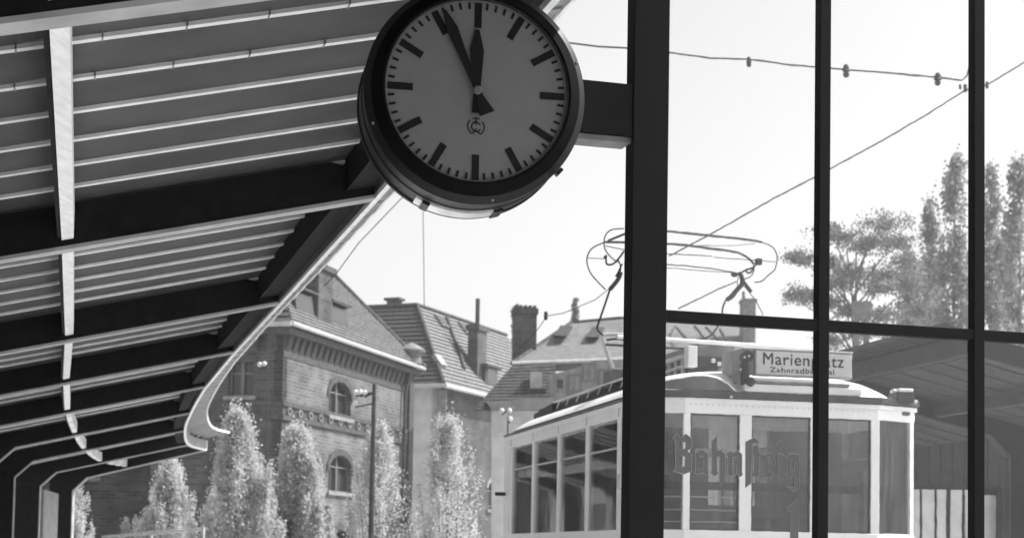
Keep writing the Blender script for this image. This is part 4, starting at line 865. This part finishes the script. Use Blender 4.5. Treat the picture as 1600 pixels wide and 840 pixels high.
# ------------------------------------------------------------------ trees
def tree(name, label, px, D, ptop, pw, kind, leaf, count, size, mat_, group=None, seed=0, pbase=None, trunk=.12):
    r = random.Random(seed); b = at(px, 860, D); b.z = -.3; H = at(px, ptop, D).z+.3; W = pw*D/F/2
    root = thing(name, label, 'tree', b, group=group)
    tm = MB().tube([(0, 0, 0), (.03*H*.2, 0, H*.3), (0, .02, H*.6), (0, 0, H*.93)], [trunk, trunk*.75, trunk*.45, .02], 8)
    tm.build('trunk', M['bark'], root)
    br = MB(); tips = []
    if kind == 'poplar':
        for k in range(78):
            f = .25+.75*r.random()**.85; a = r.uniform(0, 2*PI); rad = W*1.25*max(.015, 1-f)**.66*(.55+.45*min(1, f/.4))*r.uniform(.3, 1.0)
            zt_ = H*min(1.0, f*r.uniform(.97, 1.05)); z = max(H*.08, zt_-rad*r.uniform(2.0, 3.4)-.3)
            top = Vector((math.cos(a)*rad, math.sin(a)*rad, zt_)); mid = Vector((math.cos(a)*rad*.75, math.sin(a)*rad*.75, z+(zt_-z)*.4)); s0 = Vector((0, 0, z))
            br.tube([s0, mid, top], [trunk*.2, trunk*.12, .005], 4); tips.append((s0, mid, top))
    else:
        CL = [(1300,350,20,9),(1318,370,34,11),(1365,362,36,13),(1398,384,34,13),(1345,394,38,13),(1425,400,26,11),(1245,402,22,7),(1266,394,14,6),(1300,410,22,13),(1330,428,34,14),(1392,424,34,13),(1302,450,22,11),(1234,470,20,11),(1260,462,26,9),(1292,474,24,8),(1362,455,30,11),(1412,455,28,18),(1385,488,34,11),(1330,486,26,8),(1425,492,22,12),(1345,520,30,12),(1400,525,30,12),(1300,530,22,9)]
        for cxp, cyp, rx, ry in CL:
            c = at(cxp, cyp, D)-b; dy = r.uniform(-1, 1)*1.6; c.y += dy; c.x += 0
            f = max(.35, min(.92, (c.z-1.2)/H)); s0 = Vector((.12*(f-.5)*-3, 0, H*(f-.04))); mid = s0.lerp(c, .6)+Vector((0, 0, .15))
            br.tube([s0, mid, c+Vector((0, 0, -.05))], [.035, .022, .006], 5)
            for _ in range(rx*2):
                q_ = c+Vector((r.gauss(0, .5)*rx*D/F, r.gauss(0, .5)*rx*D/F, r.gauss(0, .5)*ry*D/F)); tips.append((c, c.lerp(q_, .5), q_))
            for _ in range(5):
                q_ = tips[-1-r.randrange(rx*2)][2]; br.tube([c, q_], [.012, .004], 4)
    br.build('branches', M['bark'], root)
    lv = MB(); vs = lv.v; fs = lv.f
    for i in range(count):
        s0, mid, top = tips[r.randrange(len(tips))]
        if kind == 'poplar':
            t = r.random()**.8; p = mid.lerp(top, t*1.04) if r.random() < .85 else s0.lerp(mid, .4+.6*t)
            sp = W*(.085 if D < 50 else .12)*(1.15-.8*t); p = p+Vector((r.gauss(0, sp), r.gauss(0, sp), r.gauss(0, sp*1.6)))
        else:
            sp = .075; p = top+Vector((r.gauss(0, sp*1.4), r.gauss(0, sp*1.4), r.gauss(0, sp)))
        s = size*r.uniform(.5, 1.4); d = Vector((r.gauss(0, .5), r.gauss(0, .5), r.gauss(.5, .5))).normalized(); u = d.cross(Vector((r.gauss(0, 1), r.gauss(0, 1), r.gauss(0, 1)))).normalized()
        o = len(vs); q = d*s*1.5; e = u*s*.7
        vs += [tuple(p-q*.5), tuple(p+e), tuple(p+q*.6), tuple(p-e)]; fs.append((o, o+1, o+2, o+3)); lv.sm.append(False)
    lv.build('crown', mat_, root)
    return root
G1 = 'young columnar trees in front of the brick building'
for i, (px, D, top, pw, n, lab) in enumerate((
    (112, 46, 738, 60, 6500, 'pale columnar tree at far left, partly behind the last roof column'),
    (262, 44, 722, 86, 15000, 'pale columnar tree below the curved end of the platform roof'),
    (368, 40, 648, 112, 24000, 'tallest pale columnar tree left of the brick building corner'),
    (463, 42, 682, 88, 1125000, 'pale columnar tree in front of the left part of the sunlit brick wall'),
    (412, 41, 755, 60, 9000, 'short pale tree filling the gap below the brick building corner'),
    (588, 43, 668, 98, 7000, 'pale columnar tree beside the dark lamp post'),
    (697, 42, 655, 112, 9000, 'pale columnar tree in front of the plastered house wall'),
    (195, 44, 808, 26, 2200, 'small pale shoot left, by the handrail'),
    (222, 44, 812, 28, 2600, 'small bushy shoot at the handrail, just left of the tree below the roof end'))):
    tree('columnar_tree', lab, px, D, top, pw*1.95, 'poplar', None, int(n*2.1), .034, M['leaf'], G1, seed=10+i, trunk=.09)
for i, (px, D, top, pw, n, lab) in enumerate((
    (1490, 62, 250, 62, 9000, 'tall loose poplar just left of the right glazing bar'),
    (1452, 66, 318, 50, 6000, 'shorter poplar beside the tall one left of the right glazing bar'),
    (1420, 60, 400, 56, 4500, 'lowest poplar, between the pine and the taller poplars'),
    (1548, 64, 265, 52, 7500, 'tall poplar just right of the right glazing bar'),
    (1594, 60, 258, 66, 9000, 'dark poplar cut by the right edge of the photo'),
    (1622, 75, 330, 90, 6000, 'poplar beyond the right edge of the screen'))):
    tree('poplar_tree', lab, px, D, top, pw*2.3, 'poplar', None, int(n*1.0), .088, M['leaf2'], 'tall poplars beyond the far platform', seed=40+i, trunk=.14)
tree('pine_tree', 'spreading pine with flat dark clumps left of the poplars', 1335, 52, 345, 215, 'pine', None, 24000, .042, M['needle'], seed=77, trunk=.13)
tree('bushy_tree', 'broad bushy tree filling the gap below the poplars left of the right glazing bar', 1445, 78, 415, 190, 'poplar', None, 6500, .10, M['leaf2'], seed=83, trunk=.2)
tree('bushy_tree', 'broad bushy tree below the poplars right of the right glazing bar', 1570, 80, 380, 150, 'poplar', None, 6000, .10, M['leaf2'], seed=84, trunk=.2)
tree('bushy_tree', 'tree top showing behind the broad brick chimney', 800, 110, 480, 34, 'poplar', None, 2500, .22, M['leaf2'], seed=81, trunk=.2)
tree('bushy_tree', 'small pointed tree top rising over the pale roof ridge', 893, 110, 470, 26, 'poplar', None, 2500, .22, M['leaf2'], seed=82, trunk=.2)
# ------------------------------------------------------------------ street furniture
def lamp(label, px, D, ptop, globes, rp=.09):
    b = at(px, 860, D); t = thing('street_lamp', label, 'street lamp', (b.x, b.y, 0), group='street lamps with white globes'); zt = at(px, ptop, D).z
    MB().tube([(0, 0, 0), (0, 0, zt)], [rp, rp*.6], 8).build('pole', M['darkp'], t)
    for gx, gy in globes:
        c = at(gx, gy, D)-b; MB().tube([(0, 0, c.z+b.z), (c.x, 0, c.z+b.z-.1)], .02, 6).build('arm', M['darkp'], t); MB().sphere((c.x, 0, c.z+b.z), .062*D/40, 12, 8).build('globe', M['globe'], t)
lamp('tall dark lamp post with a cluster of white globes in front of the brick wall', 579, 38, 600, [(556, 612), (563, 612), (570, 613), (555, 629)], .075)
lamp('lamp with four small white globes behind the rear corner of the tram', 790, 40, 650, [(784, 641), (796, 641), (797, 654)], .03)
lamp('pair of small white globes before the shaded side of the brick building', 412, 44, 575, [(406, 569), (413, 568)], .03)
b = at(160, 842, 32); rlx = thing('handrail', 'pale handrail across the bottom left in front of the small trees', 'railing', (b.x, b.y, 0))
e = at(318, 826, 30)-b
MB().tube([(0, 0, at(160, 838, 32).z), (e.x, e.y, at(318, 826, 30).z)], .025, 8).build('rail', M['lightg'], rlx)
for k in range(3): MB().tube([(e.x*k/2, e.y*k/2, 0), (e.x*k/2, e.y*k/2, 1.75+.15*k)], .025, 6).build('post', M['lightg'], rlx)
# mast with box behind the pine
b = at(1345, 860, 34); ms = thing('catenary_mast', 'grey mast with a square box on top, in front of the pine', 'mast', (b.x, b.y, 0))
s_ = 34/F
MB().box(-10*s_, -5*s_, -.08, .08, 0, at(1345, 470, 34).z).build('mast_leg', M['greyp'], ms); MB().box(3*s_, 8*s_, -.08, .08, 0, at(1345, 470, 34).z).build('mast_leg', M['greyp'], ms)
MB().box(-13*s_, 12*s_, -.16, .16, at(1345, 500, 34).z, at(1345, 472, 34).z).build('mast_box', M['greyp'], ms, bevel=.01)
for k in range(8): MB().box(-5*s_, 3*s_, -.03, .03, .6+k*.75, .68+k*.75).build('mast_rung', M['greyp'], ms)
MB().tube([(9*s_, 0, at(1355, 530, 34).z), (22*s_, 0, at(1365, 572, 34).z)], .02, 6).build('stay', M['wire'], ms)

# ------------------------------------------------------------------ air
hz = MB().box(-3100, 3100, -3100, 4100, -1.4, 30).build('haze', bpy.data.materials.new('air')); tag(hz, kind='stuff'); hm = hz.data.materials[0]; hm.use_nodes = True
hn = hm.node_tree; hn.nodes.clear(); ho = hn.nodes.new('ShaderNodeOutputMaterial'); hv = hn.nodes.new('ShaderNodeVolumePrincipled')
hv.inputs['Color'].default_value = (.9, .9, .9, 1); hv.inputs['Density'].default_value = .00065; hn.links.new(hv.outputs[0], ho.inputs['Volume'])
